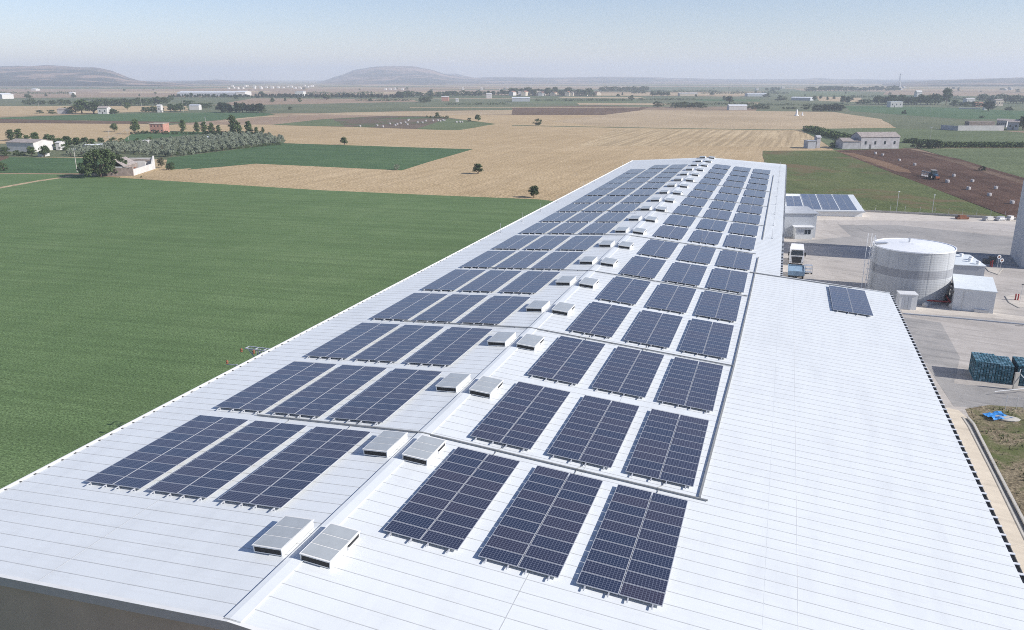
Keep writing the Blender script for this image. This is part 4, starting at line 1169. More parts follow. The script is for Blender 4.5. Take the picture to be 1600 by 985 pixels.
pole(1226+228,176,0.1+9,'far thin pole in the green field on the right', .1, .5)
for i, (x, y, h) in enumerate([(62,176,14),(287,176,18),(322,200,16),(221,166,12),(1021,160,14)]):
    pole(x, y, h, ['far thin pole above the far left stubble','far thin pole in the dark clump right of the silo','far thin pole above the green strip','far thin pole in the tree belt','far thin pole right of the hamlet'][i], .14, .8)
p = G(1404,141); h = 25/ppm(p)
root = empty('pylon', p, 0, 'faint lattice power pylon on the right horizon', 'pylon')
m = MB(); wb = h*.09
for sx, sy in ((-1,-1),(1,-1),(1,1),(-1,1)): m.bar((sx*wb,sy*wb,0),(sx*wb*.15,sy*wb*.15,h),h*.012)
for k in range(6):
    z = h*k/6; ww = wb*(1-.85*k/6); w2 = wb*(1-.85*(k+1)/6)
    m.bar((-ww,-ww,z),(w2,-w2,z+h/6),h*.008); m.bar((ww,-ww,z),(-w2,-w2,z+h/6),h*.008); m.bar((ww,ww,z),(-w2,w2,z+h/6),h*.008)
m.build('lattice', M['steel'], root)
m = MB()
for z in (.72,.84,.95): m.bar((-h*.13,0,h*z),(h*.13,0,h*z),h*.015)
m.build('crossarm', M['steel'], root)

# steel mast with crossarm whose top shows over the field-side eave
p = Vector((-22.5, 57.0, 0))
root = empty('power_mast', p, 0, 'galvanised lattice power mast whose crossarm shows above the field-side eave', 'power mast')
H = 9.6
m = MB()
for sx, sy in ((-1,-1),(1,-1),(1,1),(-1,1)): m.bar((sx*.35,sy*.35,0),(sx*.16,sy*.16,H),.06)
for k in range(9):
    z = H*k/9; m.bar((-.3,-.3,z),(.3,-.3,z+H/9),.04); m.bar((.3,.3,z),(-.3,.3,z+H/9),.04)
m.build('lattice', M['alu'], root)
m = MB()
for dy in (-.3,.3): m.bar((-1.3,dy,H+.2),(1.5,dy,H+.2),.08); 
for x in (-1.3,-.3,.6,1.5): m.bar((x,-.3,H+.2),(x,.3,H+.2),.06); m.bar((x*.3,0,H-.9),(x,0,H+.15),.05)
for x in (-.8,.1,1.0): m.bar((x,0,H-.5),(x,0,H+.2),.05)
m.build('crossarm', M['alu'], root)
for x in (-1.5,-.2,1.4):
    m = MB(); m.lathe([(.05,0),(.12,.05),(.12,.1),(.05,.15),(.12,.2),(.12,.25),(.03,.4)], 8); m.build('insulator', M['rust'], root, loc=(x,-.55,H-.1))
p = Vector((-23.3, 54.75, 0))
root = empty('wire_bracket_post', p, 0, 'low steel post with a brown insulator beyond the field-side eave', 'post')
m = MB(); m.tube([(0,0,0),(0,0,9.0)],[.1,.07],7); m.bar((-1.1,0,8.9),(1.3,0,8.95),.07); m.build('shaft', M['steel'], root)
m = MB(); m.lathe([(.06,0),(.14,.06),(.06,.14),(.14,.2),(.04,.36)], 8); m.build('insulator', M['rust'], root, loc=(-1.0,0,8.95))

# ------------------------------------------------------------------ white sacks
def bag_mesh():
    m = MB(); n = 10
    prof = [(.62,0),(.74,.12),(.80,.55),(.76,1.0),(.66,1.22)]
    rings = []
    for r_, z in prof:
        k = len(m.v); rings.append(k)
        for j in range(16):
            a = 2*PI*j/16+PI/16; c, s_ = math.cos(a), math.sin(a); q = max(abs(c), abs(s_)); rr = r_*(.75/q*.6+.45)
            m.v.append((c*rr, s_*rr, z))
    for a, b in zip(rings, rings[1:]):
        for j in range(16): m.f.append((a+j, a+(j+1)%16, b+(j+1)%16, b+j)); m.m.append(0)
    m.f.append(tuple(rings[-1]+j for j in range(16))); m.m.append(1)
    for sx in (-1,1):
        for sy in (-1,1): m.tube([(sx*.6,sy*.6,1.1),(sx*.5,sy*.5,1.55),(sx*.3,sy*.3,1.2)],[.05,.05,.05],5)
    return m.mesh('bulk_bag', [M['bag'], M['lime_wall']])
bme = bag_mesh()
def bag(px, py, s, label, group):
    o = bpy.data.objects.new('bulk_bag', bme); COL.objects.link(o); o.location = G(px, py); o.scale = (s*.72, s*.72, s*.72); o.rotation_euler = (0,0,YAW+U(-.2,.2))
    tag(o, label, 'bulk bag', group)
bl = [(1367.5,241.5,1.15),(1379,243.5,1),(1405,252,.95),(1429,259,1),(1490,276.5,1),(1519,285,1),(1513,297,1.08),(1480,286,1.15),(1555.5,296,1),(1545.5,307,1.05),(1581,319,1.05)]
bn = ['first (farthest) white sack, in front of the farmhouse door','second white sack from the farmhouse','third white sack from the farmhouse','white sack behind the tractor, before the plough','white sack just ahead of and beyond the tractor','white sack right of centre in the ploughed field, farther of two','white sack right of centre in the ploughed field, nearer of two','white sack touching the nose of the tractor','white sack near the far edge of the ploughed field on the right','white sack with a long shadow, second nearest to the tower','nearest white sack, beside the grey tower']
for (x, y, s_), l_ in zip(bl, bn): bag(x, y, s_, l_, 'white sacks on the ploughed field')
for x, y in [(642,467),(747,463),(782,470),(825,452),(858,462),(870,455),(890,449),(920,444),(932,457),(940,427),(995,443),(1025,444),(1045,434),(1090,433),(1120,431),(1135,435),(1150,429),(1160,432),(1235,442),(1255,441),(1270,441),(1092,408),(936,432)]:
    bag(400+x/3.94, 80+y/3.94, 1.35, 'white sack on the brown strip field in the middle distance', 'white sacks on the strip field')
belt(668,702,5,184.5,185.5,3,5,['bush'],'scrap heap bush on the top edge of the strip field','scrub on the strip field edge')

# ------------------------------------------------------------------ tractor and plough
p = G(1459,280); q = G(1430,270)
ang = math.atan2(p.y-q.y, p.x-q.x)
root = empty('tractor', p, ang, 'blue-grey tractor pulling a plough through the ploughed field', 'tractor')
m = MB(); m.box(-.4,2.7,-.45,.45,.9,1.75); m.box(2.7,3.0,-.5,.5,.8,1.3); m.build('bonnet', M['tractor_blue'], root)
m = MB(); m.hexa([(-1.7,-.85,1.2),(-.2,-.85,1.2),(-.2,.85,1.2),(-1.7,.85,1.2),(-1.6,-.7,2.8),(-.35,-.7,2.8),(-.35,.7,2.8),(-1.6,.7,2.8)]); m.build('cab', M['glass_dark'], root)
m = MB(); m.box(-1.75,-.2,-.85,.85,2.82,2.98); m.build('cab_roof', M['house_white'], root)
for x, y, r_, wd in ((-1.2,-1.0,.95,.5),(-1.2,1.0,.95,.5),(2.0,-.9,.65,.4),(2.0,.9,.65,.4)):
    m = MB(); m.lathe([(r_*.55,-wd/2),(r_*.9,-wd/2),(r_,-wd*.3),(r_,wd*.3),(r_*.9,wd/2),(r_*.55,wd/2)], 20, axis='y'); wl = m.build('wheel', M['tyre'], root, loc=(x,y,r_))
    m = MB(); m.lathe([(r_*.5,-wd*.3),(r_*.5,wd*.3)], 14, axis='y'); m.build('rim', M['house_white'], wl)
m = MB(); m.box(-2.0,-.7,-1.35,-.72,1.75,1.95); m.box(-2.0,-.7,.72,1.35,1.75,1.95); m.build('mudguard', M['tractor_blue'], root)
m = MB(); m.tube([(1.2,.4,1.7),(1.2,.4,2.7)],[.06,.06],8); m.build('exhaust', M['dark_grey'], root)
m = MB(); m.box(3.05,3.6,-.6,.6,.6,1.2); m.build('front_weight', M['orange'], root)
root = empty('plough', p - Vector((math.cos(ang), math.sin(ang), 0))*2.6, ang, 'long pale reversible plough behind the tractor', 'plough')
m = MB(); m.bar((0,.5,.9),(-7.2,-1.0,.9),.2); m.bar((.3,0,.8),(-.6,0,1.1),.3); m.build('beam', M['steel'], root)
for k in range(6):
    x = -1-k*1.15; y = .3-k*.24
    m = MB(); m.hexa([(x,y-.3,0),(x+.5,y-.3,0),(x+.5,y+.3,0),(x,y+.3,0),(x-.3,y-.2,.5),(x+.2,y-.2,.5),(x+.2,y+.2,.5),(x-.3,y+.2,.5)]); m.bar((x,y,.4),(x,y,1.8),.12)
    m.hexa([(x-.2,y-.25,1.3),(x+.3,y-.25,1.3),(x+.3,y+.25,1.3),(x-.2,y+.25,1.3),(x,y-.2,1.9),(x+.6,y-.2,1.9),(x+.6,y+.2,1.9),(x,y+.2,1.9)])
    m.build('ploughshare', M['bag'], root)

# ------------------------------------------------------------------ yard: tank
tc = G(1417,461)
TR, TH = 5.85, 8.0
root = empty('storage_tank', tc, YAW, 'big round corrugated grey tank with a darker band and white top', 'tank')
def corr(z0, z1, mat_, nm):
    m = MB(); n = 72
    k0 = len(m.v); zs = []; z = z0
    nz = max(2, int((z1-z0)/.13))
    for i in range(nz+1): zs.append((z0+(z1-z0)*i/nz, TR + .012*(i % 2)))
    m.lathe([(r_, z_) for z_, r_ in zs], n, caps=False)
    for k in range(0, n, 6):
        a = 2*PI*k/n; m.bar((math.cos(a)*(TR+.06), math.sin(a)*(TR+.06), z0+.01), (math.cos(a)*(TR+.06), math.sin(a)*(TR+.06), z1-.01), .015)
    m.build(nm, M[mat_], root)
t = NT('tank_steel'); ts = t.noise(t.pos((1,1,.15), obj=True), 2.2, 4, .6); t.color(t.ramp(ts, [(.3,(0.36,0.375,0.39)),(.7,(0.415,0.43,0.445))])); M['tank'] = t.done(.55, 0, .3)
t = NT('tank_band'); ts = t.noise(t.pos((1,1,.15), obj=True), 2.2, 4, .6); t.color(t.ramp(ts, [(.3,(0.23,0.24,0.26)),(.7,(0.29,0.30,0.32))])); M['tank_band'] = t.done(.55, 0, .3)
corr(0, TH*.49, 'tank', 'shell'); corr(TH*.49, TH*.645, 'tank_band', 'band'); corr(TH*.645, TH, 'tank', 'shell')
m = MB(); m.lathe([(TR+.1,TH-.12),(TR+.1,TH+.06),(TR-.05,TH+.06),(TR-.1,TH-.02),(.3,TH+.35),(.01,TH+.36)], 72)
t = NT('tank_top'); vv = t.n('ShaderNodeTexVoronoi'); vv.inputs['Scale'].default_value = 1.4; t.l(t.pos(obj=True), vv.inputs['Vector'])
t.color(t.ramp(vv.outputs['Distance'], [(.0,(0.62,0.64,0.66)),(.35,(0.80,0.81,0.82))])); M['tank_top'] = t.done(.5)
m.build('roof', M['tank_top'], root)
m = MB()
for k in range(7):
    a = PI*.80 + k*.085; m.bar((math.cos(a)*(TR-.1), math.sin(a)*(TR-.1), TH), (math.cos(a)*(TR-.1), math.sin(a)*(TR-.1), TH+1.0), .05)
for k in range(6):
    a = PI*.80 + k*.085; b_ = a+.085
    for z in (TH+.5, TH+1.0): m.bar((math.cos(a)*(TR-.1), math.sin(a)*(TR-.1), z), (math.cos(b_)*(TR-.1), math.sin(b_)*(TR-.1), z), .05)
m.box(-TR+.1,-TR+2.2,.6,1.7,TH+.2,TH+.26); m.build('guard_rail', M['steel'], root)
m = MB()
for dy in (-.3,.3): m.bar((-TR-.55,dy,0),(-TR-.55,dy,TH+1.2),.06)
z = .3
while z < TH+1.1: m.bar((-TR-.55,-.3,z),(-TR-.55,.3,z),.04); z += .33
for z in [2.4+.9*k for k in range(7)]:
    pr = [(-TR-.55-.6*math.sin(a), -.45*math.cos(a)*1.0, z) for a in [PI*j/6 for j in range(7)]]
    for a_, b_ in zip(pr, pr[1:]): m.bar(a_, b_, .05)
m.build('ladder', M['cream_white'], root)
m = MB()
for dx in (-.9, -1.5): m.bar((-TR+dx,.1,0),(-TR+dx,.1,TH+1.9),.07)
m.build('stand_pipe', M['white_paint'], root)
m = MB(); m.lathe([(.15,0),(.15,.5),(.25,.55),(.25,.65)], 10); m.build('vent', M['steel'], root, loc=(-.2,1.2,TH+.3))

# sheds round the tank
def fit_box(pbl, pbr, depth, h, name, label, cat, wall, roof, over=.12, tilt=0):
    a, b = G(*pbl), G(*pbr); L = (b-a).length; rz = math.atan2(b.y-a.y, b.x-a.x)
    root = empty(name, a, rz, label, cat)
    m = MB(); m.box(0,L,0,depth,0,h); m.build('wall', M[wall], root)
    m = MB(); m.hexa([(-over,-over,h+.003),(L+over,-over,h+.003),(L+over,depth+over,h+.003),(-over,depth+over,h+.003),(-over,-over,h+.12),(L+over,-over,h+.12),(L+over,depth+over,h+.12+tilt),(-over,depth+over,h+.12+tilt)])
    m.build('roof', M[roof], root)
    return root, L
M['shed_white'] = simple('shed_white', (0.60,0.61,0.61), 0.06, 0.8, 0.6)
M['roof_pale'] = simple('roof_pale', (0.70,0.74,0.75), 0.05, 1.0, 0.5)
rt_, L = fit_box((1487,484),(1551,491), 9.3, 3.25, 'pump_house', 'white pump house with pale flat roof right of the round tank', 'pump house', 'shed_white', 'roof_pale', .12, .1)
m = MB(); m.box(-.08,.0,1.4,2.4,0,2.3); m.build('door', M['wall_grey'], rt_)
m = MB(); m.box(1.2,1.26,-.06,0,.2,3.2); m.box(L-2.4,L-.6,-.25,0,.0,.5); m.build('downpipe', M['steel'], rt_)
for k in range(3):
    m = MB(); m.box(-.5,0,.8+k*2.6,1.4+k*2.6,2.3,2.6); m.build('vent', M['dark_grey'], rt_)
rt_, L = fit_box((1478,438),(1535.5,441), 9.0, 2.7, 'store_shed', 'low white-roofed shed behind the pump house in the tower shadow edge', 'shed', 'wall_grey', 'roof_pale')
for i, (x, y) in enumerate([(L-.9,1.0),(L-1.6,3.0),(L-1.0,4.6),(L-1.9,7.0)]):
    m = MB(); m.lathe([(.25,0),(.25,.3),(.38,.35),(.3,.55),(.05,.6)], 12); m.build('roof_fan', M['white_paint'], rt_, loc=(x,y,2.83))
rt_, L = fit_box((1403.5,484),(1431,485.5), 2.0, 2.3, 'kiosk', 'small white cabinet with grey double doors in front of the round tank', 'cabinet', 'shed_white', 'white_paint', .08)
m = MB(); m.box(L*.3,L*.48,-.05,0,.1,2.0); m.box(L*.5,L*.68,-.05,0,.1,2.0); m.build('door', M['wall_grey'], rt_)
# pump set
p = G(1472,478)
root = empty('pump_set', p, YAW, 'dark pump with red pipes between the tank and the pump house', 'pump')
m = MB(); m.lathe([(.1,-.9),(.55,-.85),(.55,.6),(.3,.8),(.3,1.2)], 14, c=(0.6,2.0,1.0), axis='x'); m.box(-.4,1.8,1.4,2.6,0,.5); m.build('motor', M['black'], root)
m = MB(); m.tube([(-2.2,.6,.7),(0,.2,.6),(1.6,.1,.6)],[.13,.13,.13],10); m.tube([(-2.2,.6,.7),(-2.2,2.0,.7)],[.13,.13],10); m.tube([(1.2,.1,.6),(1.2,2.6,1.6)],[.1,.1],10); m.build('pipe', M['red'], root)
m = MB(); m.lathe([(.5,0),(.55,.4),(.35,.7),(.05,.8)], 12); m.build('valve', M['house_white'], root, loc=(.9,-1.2,0))
m = MB(); m.lathe([(.4,0),(.45,.35),(.2,.6),(.05,.65)], 12); m.build('valve', M['house_white'], root, loc=(-2.8,-.4,0))
# kerb lines
def kerb(pts, label, w=.18, h=.14, world=False, mat='concrete'):
    m = MB(); P = [Vector((*q[:2],0)) if world else G(*q) for q in pts]
    for a, b in zip(P, P[1:]): m.bar(a+Vector((0,0,h/2)), b+Vector((0,0,h/2)), w, h)
    tag(m.build('kerb', M[mat]), label, 'kerb')
kerb([(1411,491.5),(1500,499),(1640,512)], 'straight grey kerb in front of the tank and pump house', .25, .22, mat='wall_grey')
kerb([(1512,655),(1521,665),(1558,738),(1612,842)], 'long concrete kerb between the beige path and the weedy verge', .2, .25)
kerb([(1504,653),(1514,668),(1552,742),(1604,848)], 'second thinner kerb running beside the weedy verge gutter', .15, .12)
m = MB(); P = [G(1509,657),G(1518,669),G(1554.5,741),G(1606,846)]
for a, b in zip(P, P[1:]): m.bar(a+Vector((0,0,.10)), b+Vector((0,0,.10)), .38, .03)
tag(m.build('gutter_channel', M['dark_grey']), kind='structure')
# boundary wall and fence
m = MB(); P = [G(1345,331.5), G(1460,337), G(1592,344.5), G(1700,351)]
for a, b in zip(P, P[1:]): m.bar(a+Vector((0,0,.3)), b+Vector((0,0,.3)), .2, .6)
bw = tag(m.build('boundary_wall', M['concrete']), 'low boundary wall with thin fence posts between the yard and the weedy field', 'wall')
pm_ = MB(); pm_.tube([(0,0,.5),(0,0,2.0)],[.035,.035],5); pmm = pm_.mesh('fence_post', M['steel'])
for a, b in zip(P, P[1:]):
    n = int((b-a).length/3)
    for k in range(n):
        o = bpy.data.objects.new('fence_post', pmm); COL.objects.link(o); o.parent = bw; o.location = a.lerp(b, k/n)
# parked pale scrap by the far fence
for i, (x, y) in enumerate([(1503,343),(1545,345),(1563,345),(1578,344)]):
    p = G(x, y); m = MB(); m.box(-1.4,1.4,-.6,.6,.15,.6); m.box(-.9,.7,-.5,.5,.6,1.05); m.tube([(-1,-.6,.25),(-1,.6,.25)],[.25,.25],8); m.tube([(1,-.6,.25),(1,.6,.25)],[.25,.25],8)
    tag(m.build('handcart', M[['rust','house_white','steel','house_white'][i]], loc=p, rz=YAW+.2*i), ['small rusty cart by the far yard fence','pale cart by the far yard fence, left of the tower','grey cart by the far yard fence near the tower','pale cart by the far yard fence, nearest the tower'][i], 'cart')

# ------------------------------------------------------------------ tower
ta, tb = G(1578,399), G(1594,419)
root = empty('silo_tower', tb, 0, 'very tall blank grey tower cut by the right edge of the picture', 'tower')
d = ta-tb; e = Vector((-d.y, d.x, 0))*(-1); e = e.normalized()*14
TWH = 27
m = MB()
P0 = [Vector((0,0,0)), e, e+d, d]
m.hexa([*(q for q in P0), *(q+Vector((0,0,TWH)) for q in P0)])
m.build('wall', M['wall_grey'], root)
m = MB(); m.hexa([*(q+Vector((0,0,TWH+.01)) for q in P0), *(q+Vector((0,0,TWH+.5)) for q in P0)]); m.build('parapet', M['white_paint'], root)
q = e.normalized(); m = MB(); m.bar(q*1.2+Vector((0,-.1,1.3)), q*3.4+Vector((0,-.1,1.3)), .1, 2.6); m.build('door', M['rust'], root)

# ------------------------------------------------------------------ office, canopy
rt_ = house('office_block','grey flat office block at the far end of the yard beside the warehouse','office','', '', 9, 5.2, 0, 'wall_grey','wall_grey',0, loc=(G(1215,371), G(1273,372)))
q = MB(); q.box(.4,1.3,-.06,0,1.2,2.2); q.build('window', M['glass_dark'], rt_)
a = G(1236.5,371); b = G(1263,371.5)
rt_ = house('porch','small white flat-roofed porch with windows in front of the office block','porch','','',2.2,2.5,0,'shed_white','white_paint',0, loc=(a+Vector((.7,-2.3,0)), b+Vector((.7,-2.3,0))))
Lp = (b-a).length
for k in range(4):
    q = MB(); x = Lp*(.12+.2*k); q.box(x, x+.55, -.05, 0, 1.2, 2.1); q.build('window', M['glass_dark'] if k >= 2 else M['wall_grey'], rt_)
q = MB(); q.box(-.3,Lp+.3,-.5,.4,2.71,2.8); q.build('awning', M['white_paint'], rt_)
# canopy building with panels
ca, cb = G(1205,337), G(1347,339.5)
root = empty('carport', ca, math.atan2(cb.y-ca.y, cb.x-ca.x), 'low building with a solar panel roof behind the office block', 'low building')
L = (cb-ca).length; Dp = 23; h0, h1 = 1.35, 2.2
bk = G(1337,305.4,2.7)-cb; ux = (cb-ca).normalized(); SH = bk.dot(ux)/Dp
def shear(m):
    m.v = [(x+y*SH, y, z) for x, y, z in m.v]; return m
m = MB(); m.hexa([(0,0,0),(L,0,0),(L,Dp,0),(0,Dp,0),(0,0,h0),(L,0,h0),(L,Dp,h1),(0,Dp,h1)]); shear(m).build('wall', M['white_paint'], root)
m = MB(); m.hexa([(-.4,-.5,h0+.02),(L+.4,-.5,h0+.02),(L+.4,Dp+.4,h1+.04),(-.4,Dp+.4,h1+.04),(-.4,-.5,h0+.16),(L+.4,-.5,h0+.16),(L+.4,Dp+.4,h1+.18),(-.4,Dp+.4,h1+.18)]); shear(m).build('roof', M['roof_white'], root)
m = MB(); m.box(-.45,L+.45,-.62,-.51,h0-.15,h0+.2); m.build('fascia', M['wall_grey'], root)
sl_ = (h1-h0)/Dp
def crp(x0, x1, y0, y1):
    m = MB(); nx = 2; ny = int((y1-y0)/1.7)
    for i in range(nx):
        for j in range(ny):
            xa, xb = x0+(x1-x0)*i/nx+.04, x0+(x1-x0)*(i+1)/nx-.04
            ya, yb = y0+(y1-y0)*j/ny+.03, y0+(y1-y0)*(j+1)/ny-.03
            z = lambda y: h0+.17+sl_*y
            m.hexa([(xa,ya,z(ya)),(xb,ya,z(ya)),(xb,yb,z(yb)),(xa,yb,z(yb)),(xa,ya,z(ya)+.1),(xb,ya,z(ya)+.1),(xb,yb,z(yb)+.1),(xa,yb,z(yb)+.1)])
            m.quad((xa+.03,ya+.03,z(ya)+.104),(xb-.03,ya+.03,z(ya)+.104),(xb-.03,yb-.03,z(yb)+.104),(xa+.03,yb-.03,z(yb)+.104), 1, [(0,0),(1,0),(1,1),(0,1)])
    return shear(m)
for i in range(5):
    x0 = L - .9 - (i+1)*4.3; o = crp(x0, x0+4.0, .4, Dp-.3 if i < 3 else Dp-4).build('solar_panel', [M['alu'], M['pv']], root)

# ------------------------------------------------------------------ truck and trailer
tp = G(1243.5,415)
root = empty('lorry', tp, -PI/2+.03, 'white lorry cab facing the camera beside the warehouse end', 'lorry')
# local +x = forward (towards the camera)
M['truck_white'] = simple('truck_white', (0.75,0.75,0.76), 0.04, 1, 0.3)
m = MB(); m.hexa([(-1.9,-1.22,1.1),(.25,-1.22,1.1),(.25,1.22,1.1),(-1.9,1.22,1.1),(-1.9,-1.2,3.0),(.1,-1.2,3.0),(.1,1.2,3.0),(-1.9,1.2,3.0)])
m.hexa([(-1.9,-1.2,3.002),(.1,-1.2,3.002),(.1,1.2,3.002),(-1.9,1.2,3.002),(-1.7,-1.05,3.75),(-.9,-1.05,3.7),(-.9,1.05,3.7),(-1.7,1.05,3.75)])
m.box(-1.6,.3,-1.2,1.2,.45,1.098); m.build('cab', M['truck_white'], root)
m = MB(); m.hexa([(.255,-1.08,1.95),(.3,-1.08,1.95),(.3,1.08,1.95),(.255,1.08,1.95),(.12,-1.0,2.75),(.17,-1.0,2.75),(.17,1.0,2.75),(.12,1.0,2.75)]); m.build('windscreen', M['glass_dark'], root)
m = MB(); m.hexa([(.3,-.75,.55),(.36,-.75,.55),(.36,.75,.55),(.3,.75,.55),(.27,-.95,1.7),(.33,-.95,1.7),(.33,.95,1.7),(.27,.95,1.7)]); m.build('grille', M['black'], root)
for s_ in (-1,1):
    m = MB(); m.box(.3,.38,s_*1.02-.15,s_*1.02+.15,.6,.85); m.build('headlight', M['polycarb'], root)
    m = MB(); m.box(-.05,.1,s_*1.42-.12,s_*1.42+.12,1.8,2.5); m.bar((0,s_*1.2,2.3),(0,s_*1.4,2.3),.05); m.build('mirror', M['black'], root)
m = MB(); m.box(.0,.35,-1.0,1.0,2.82,2.9); m.build('sun_visor', M['dark_grey'], root)
m = MB(); m.box(-6,-1.92,-.45,.45,.7,1.0); m.box(-3.4,-2.2,-.9,.9,1.0,1.3); m.build('chassis', M['dark_grey'], root)
m = MB(); 
for y in (-.8,-.3,.3,.8): m.tube([(-2.2,y,1.0),(-2.2,y,3.2)],[.08,.08],8)
m.build('air_stack', M['truck_white'], root)
for x, y in ((-.8,-1.0),(-.8,1.0),(-4.4,-1.0),(-4.4,1.0),(-5.5,-1.0),(-5.5,1.0)):
    m = MB(); m.lathe([(.25,-.15),(.48,-.15),(.5,-.1),(.5,.1),(.48,.15),(.25,.15)], 18, axis='y'); wl = m.build('wheel', M['tyre'], root, loc=(x,y,.5))
    m = MB(); m.lathe([(.24,-.1),(.24,.1)], 12, axis='y'); m.build('rim', M['steel'], wl)
tp2 = G(1243,430)
root = empty('trailer', tp2, 0.0, 'pale blue low trailer bed in front of the white lorry cab', 'trailer')
m = MB(); m.box(-1.35,1.35,-3.6,1.6,.7,.9); m.box(-1.35,-1.27,-3.6,1.6,.9,1.5); m.box(1.27,1.35,-3.6,1.6,.9,1.5); m.box(-1.27,1.27,-3.6,-3.5,.9,1.5); m.box(-1.27,1.27,1.5,1.6,.9,1.5)
m.build('bed', M['blue_trailer'], root)
m = MB(); m.box(-1.2,1.2,-3.4,1.4,.92,1.3); m.build('load', M['blue_trailer'], root)
for x in (-1.1,1.1):
    for y in (-2.6,-1.4,.4):
        m = MB(); m.lathe([(.2,-.14),(.42,-.14),(.45,-.08),(.45,.08),(.42,.14),(.2,.14)], 16, axis='x'); m.build('wheel', M['tyre'], root, loc=(x,y,.45))
p = G(1262,428)
root = empty('hand_pallet_rack', p, .2, 'dark wheeled metal rack right of the blue trailer', 'rack')
m = MB()
for x in (-.6,.6):
    for y in (-.5,.5): m.bar((x,y,.15),(x,y,1.5),.07)
for z in (.3,.9,1.5): m.box(-.65,.65,-.55,.55,z,z+.06)
m.build('frame', M['steel'], root)
for x in (-.5,.5):
    m = MB(); m.lathe([(.15,-.05),(.15,.05)],12,axis='y'); m.build('wheel', M['tyre'], root, loc=(x,-.5,.15))

# ------------------------------------------------------------------ pallet stacks
def pallet_block(a, b, depth, label, n=13, lv=15):
    L = (b-a).length; root = empty('pallet_stack', a, math.atan2(b.y-a.y, b.x-a.x), label, 'pallet stack', 'stacks of blue pallets')
    sw = L/n; ph = .155
    for c in range(n):
        m = MB(); h = lv + (0 if c < n*.55 else -1) ; yd = U(-.04,.04)
        for k in range(h):
            z = k*ph; mi = 0 if rnd() < .35 else 1; jx = U(-.015,.015)
            x0, x1 = c*sw+.03+jx, (c+1)*sw-.03+jx
            m.box(x0, x1, yd, depth+yd, z+.105, z+.14, mi, None)
            for xx in (x0, (x0+x1)/2-.04, x1-.08):
                for y0 in (0, depth*.25, depth*.5, depth*.75, depth-.14): m.box(xx, xx+.08, y0+yd, y0+yd+.14, z, z+.105, mi)
        z = h*ph
        for s_ in range(7):
            y0 = depth*s_/7; m.box(c*sw+.03, (c+1)*sw-.03, y0+yd, y0+yd+depth/7*.62, z-.01, z+.02, 0 if rnd() < .75 else 1)
        m.build('pallet_column', [M['pallet_a'], M['pallet_b']], root)
    return root
pa, pb = G(1520,595), G(1580.5,602)
pallet_block(pa, pb, 3.7, 'left block of stacked blue-green pallets in the yard, casting a shadow')
dd = (pb-pa).normalized()
pallet_block(pb+dd*.35, pb+dd*5.0, 3.6, 'right block of stacked blue-green pallets cut by the picture edge')
# gate by the pallets
p = G(1585,610)
root = empty('gate', p, YAW, 'concrete gate post with thin white barrier rails by the pallets', 'gate')
m = MB(); m.box(-.22,.22,-.12,.12,0,2.1); m.build('post', M['concrete'], root)
m = MB(); m.bar((.3,-.1,1.9),(1.6,-1.2,.4),.06); m.bar((.2,0,2.0),(.2,-.1,2.5),.06); m.bar((-3.2,-1.6,.5),(.8,-1.2,.75),.06); m.build('rail', M['white_paint'], root)
for i, x in enumerate((1570,1587,1598)):
    p = G(x,642); m = MB(); m.tube([(0,0,0),(0,0,1.7)],[.03,.03],6); m.bar((-.4,0,1.3),(.4,0,1.35),.02)
    tag(m.build('fence_post', M['steel'], loc=p), ['thin bent steel post at the top of the weedy verge, left of the blue sheet','thin bent steel post at the top of the weedy verge, middle','thin steel post at the top of the weedy verge, at the picture edge'][i], 'post')
# blue sheet in the weeds
p = G(1558,654); m = MB(); n = 9
for i in range(n):
    for j in range(n):
        m.v.append(((i-4)*.27, (j-4)*.2, .22+.4*abs(mathutils.noise.noise(Vector((i*.33,j*.33,1.7))))))
for i in range(n-1):
    for j in range(n-1):
        a = i*n+j; m.f.append((a, a+n, a+n+1, a+1)); m.m.append(0)
o = m.build('tarpaulin', M['blue_tarp'], loc=p, rz=.5)
o.modifiers.new('thick', 'SOLIDIFY').thickness = .02
tag(o, 'crumpled bright blue sheet lying in the weeds', 'tarpaulin')
p = G(1572,656); m = MB(); m.lathe([(.8,0),(.85,.12),(.5,.22),(.05,.26)], 12); o = m.build('rubble_heap', M['concrete'], loc=p+Vector((0,0,.08))); o.scale = (1.5,.9,1)
tag(o, 'low grey rubble heap right of the blue sheet', 'rubble heap')

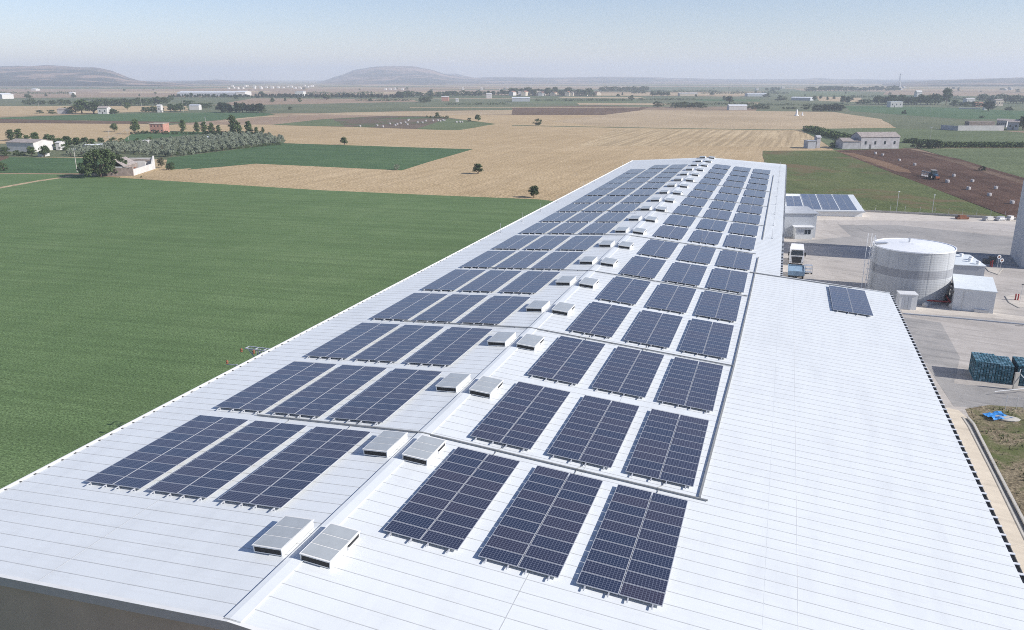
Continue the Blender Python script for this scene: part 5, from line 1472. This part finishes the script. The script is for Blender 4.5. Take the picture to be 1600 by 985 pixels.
# traffic islands, bollards, signs
def island(pts, label):
    P = [G(*q) for q in pts]; m = MB()
    c = sum(P, Vector())/len(P)
    m.poly([q+Vector((0,0,.13)) for q in P]); 
    for a, b in zip(P, P[1:]+P[:1]): m.bar(a+Vector((0,0,.07)), b+Vector((0,0,.07)), .15, .15, 1)
    tag(m.build('traffic_island', [M['yard_pale'], M['concrete']]), label, 'traffic island')
island([(1540,419),(1566,421),(1559,430),(1545,425)], 'small pointed concrete island near the foot of the tower')
island([(1571,464),(1590,461),(1620,466),(1620,482),(1592,482),(1577,474)], 'larger concrete island with red bollards at the right edge')
def bollard(px, py, h, label, grp):
    m = MB(); m.lathe([(.12,0),(.14,.1),(.1,.15),(.1,h-.15),(.14,h-.1),(.06,h)], 10)
    tag(m.build('bollard', M['red'], loc=G(px,py)+Vector((0,0,.12))), label, 'bollard', grp)
bollard(1586,470,1.0,'left dark red bollard on the larger island','red bollards'); bollard(1590,470.5,1.0,'right dark red bollard on the larger island','red bollards')
bollard(1547,417,1.0,'left dark red bollard near the foot of the tower','red bollards'); bollard(1549.5,418,1.2,'right dark red bollard near the foot of the tower','red bollards')
def sign(px, py, h, label, disc=True):
    root = empty('road_sign' if disc else 'lamp_post', G(px,py), YAW, label, 'road sign' if disc else 'lamp post')
    m = MB(); m.tube([(0,0,0),(0,0,h)],[.035,.035],6); m.build('pole', M['steel'], root)
    if disc:
        m = MB(); m.lathe([(.36,-.02),(.36,.02)],20,c=(0,-.06,h-.2),axis='y'); m.build('sign_disc', M['white_paint'], root)
        m = MB(); m.lathe([(.18,-.01),(.18,.01)],16,c=(0,-.09,h-.2),axis='y'); m.build('sign_centre', M['rust'], root)
    else:
        m = MB(); m.box(-.15,.35,-.1,.1,h,h+.12); m.build('lamp_head', M['dark_grey'], root)
sign(1557.5,422,2.6,'round white sign on a thin pole, left one near the tower'); sign(1562,425,2.3,'round white sign on a thin pole, right one near the tower')
sign(1593,474,2.9,'short dark-headed lamp pole on the larger island', False)
p = G(1545,412); m = MB(); m.box(-1.0,1.0,-.5,.5,.3,.9); m.box(.1,1.0,-.5,.5,.9,1.4); m.tube([(-.7,-.55,.3),(-.7,.55,.3)],[.3,.3],10); m.tube([(.7,-.55,.3),(.7,.55,.3)],[.3,.3],10)
tag(m.build('forklift', M['dark_grey'], loc=p, rz=YAW), 'small dark vehicle parked in the tower shadow', 'small vehicle')
p = G(1603,503); m = MB(); 
# drain grate in the yard
m.box(-.7,.7,-.3,.3,.0,.04)
for k in range(6): m.box(-.6+k*.2,-.5+k*.2,-.25,.25,.041,.06)
tag(m.build('drain_grate', M['dark_grey'], loc=G(1594,510), rz=YAW), 'dark drain grate in the yard below the kerb at the right edge', 'drain grate')
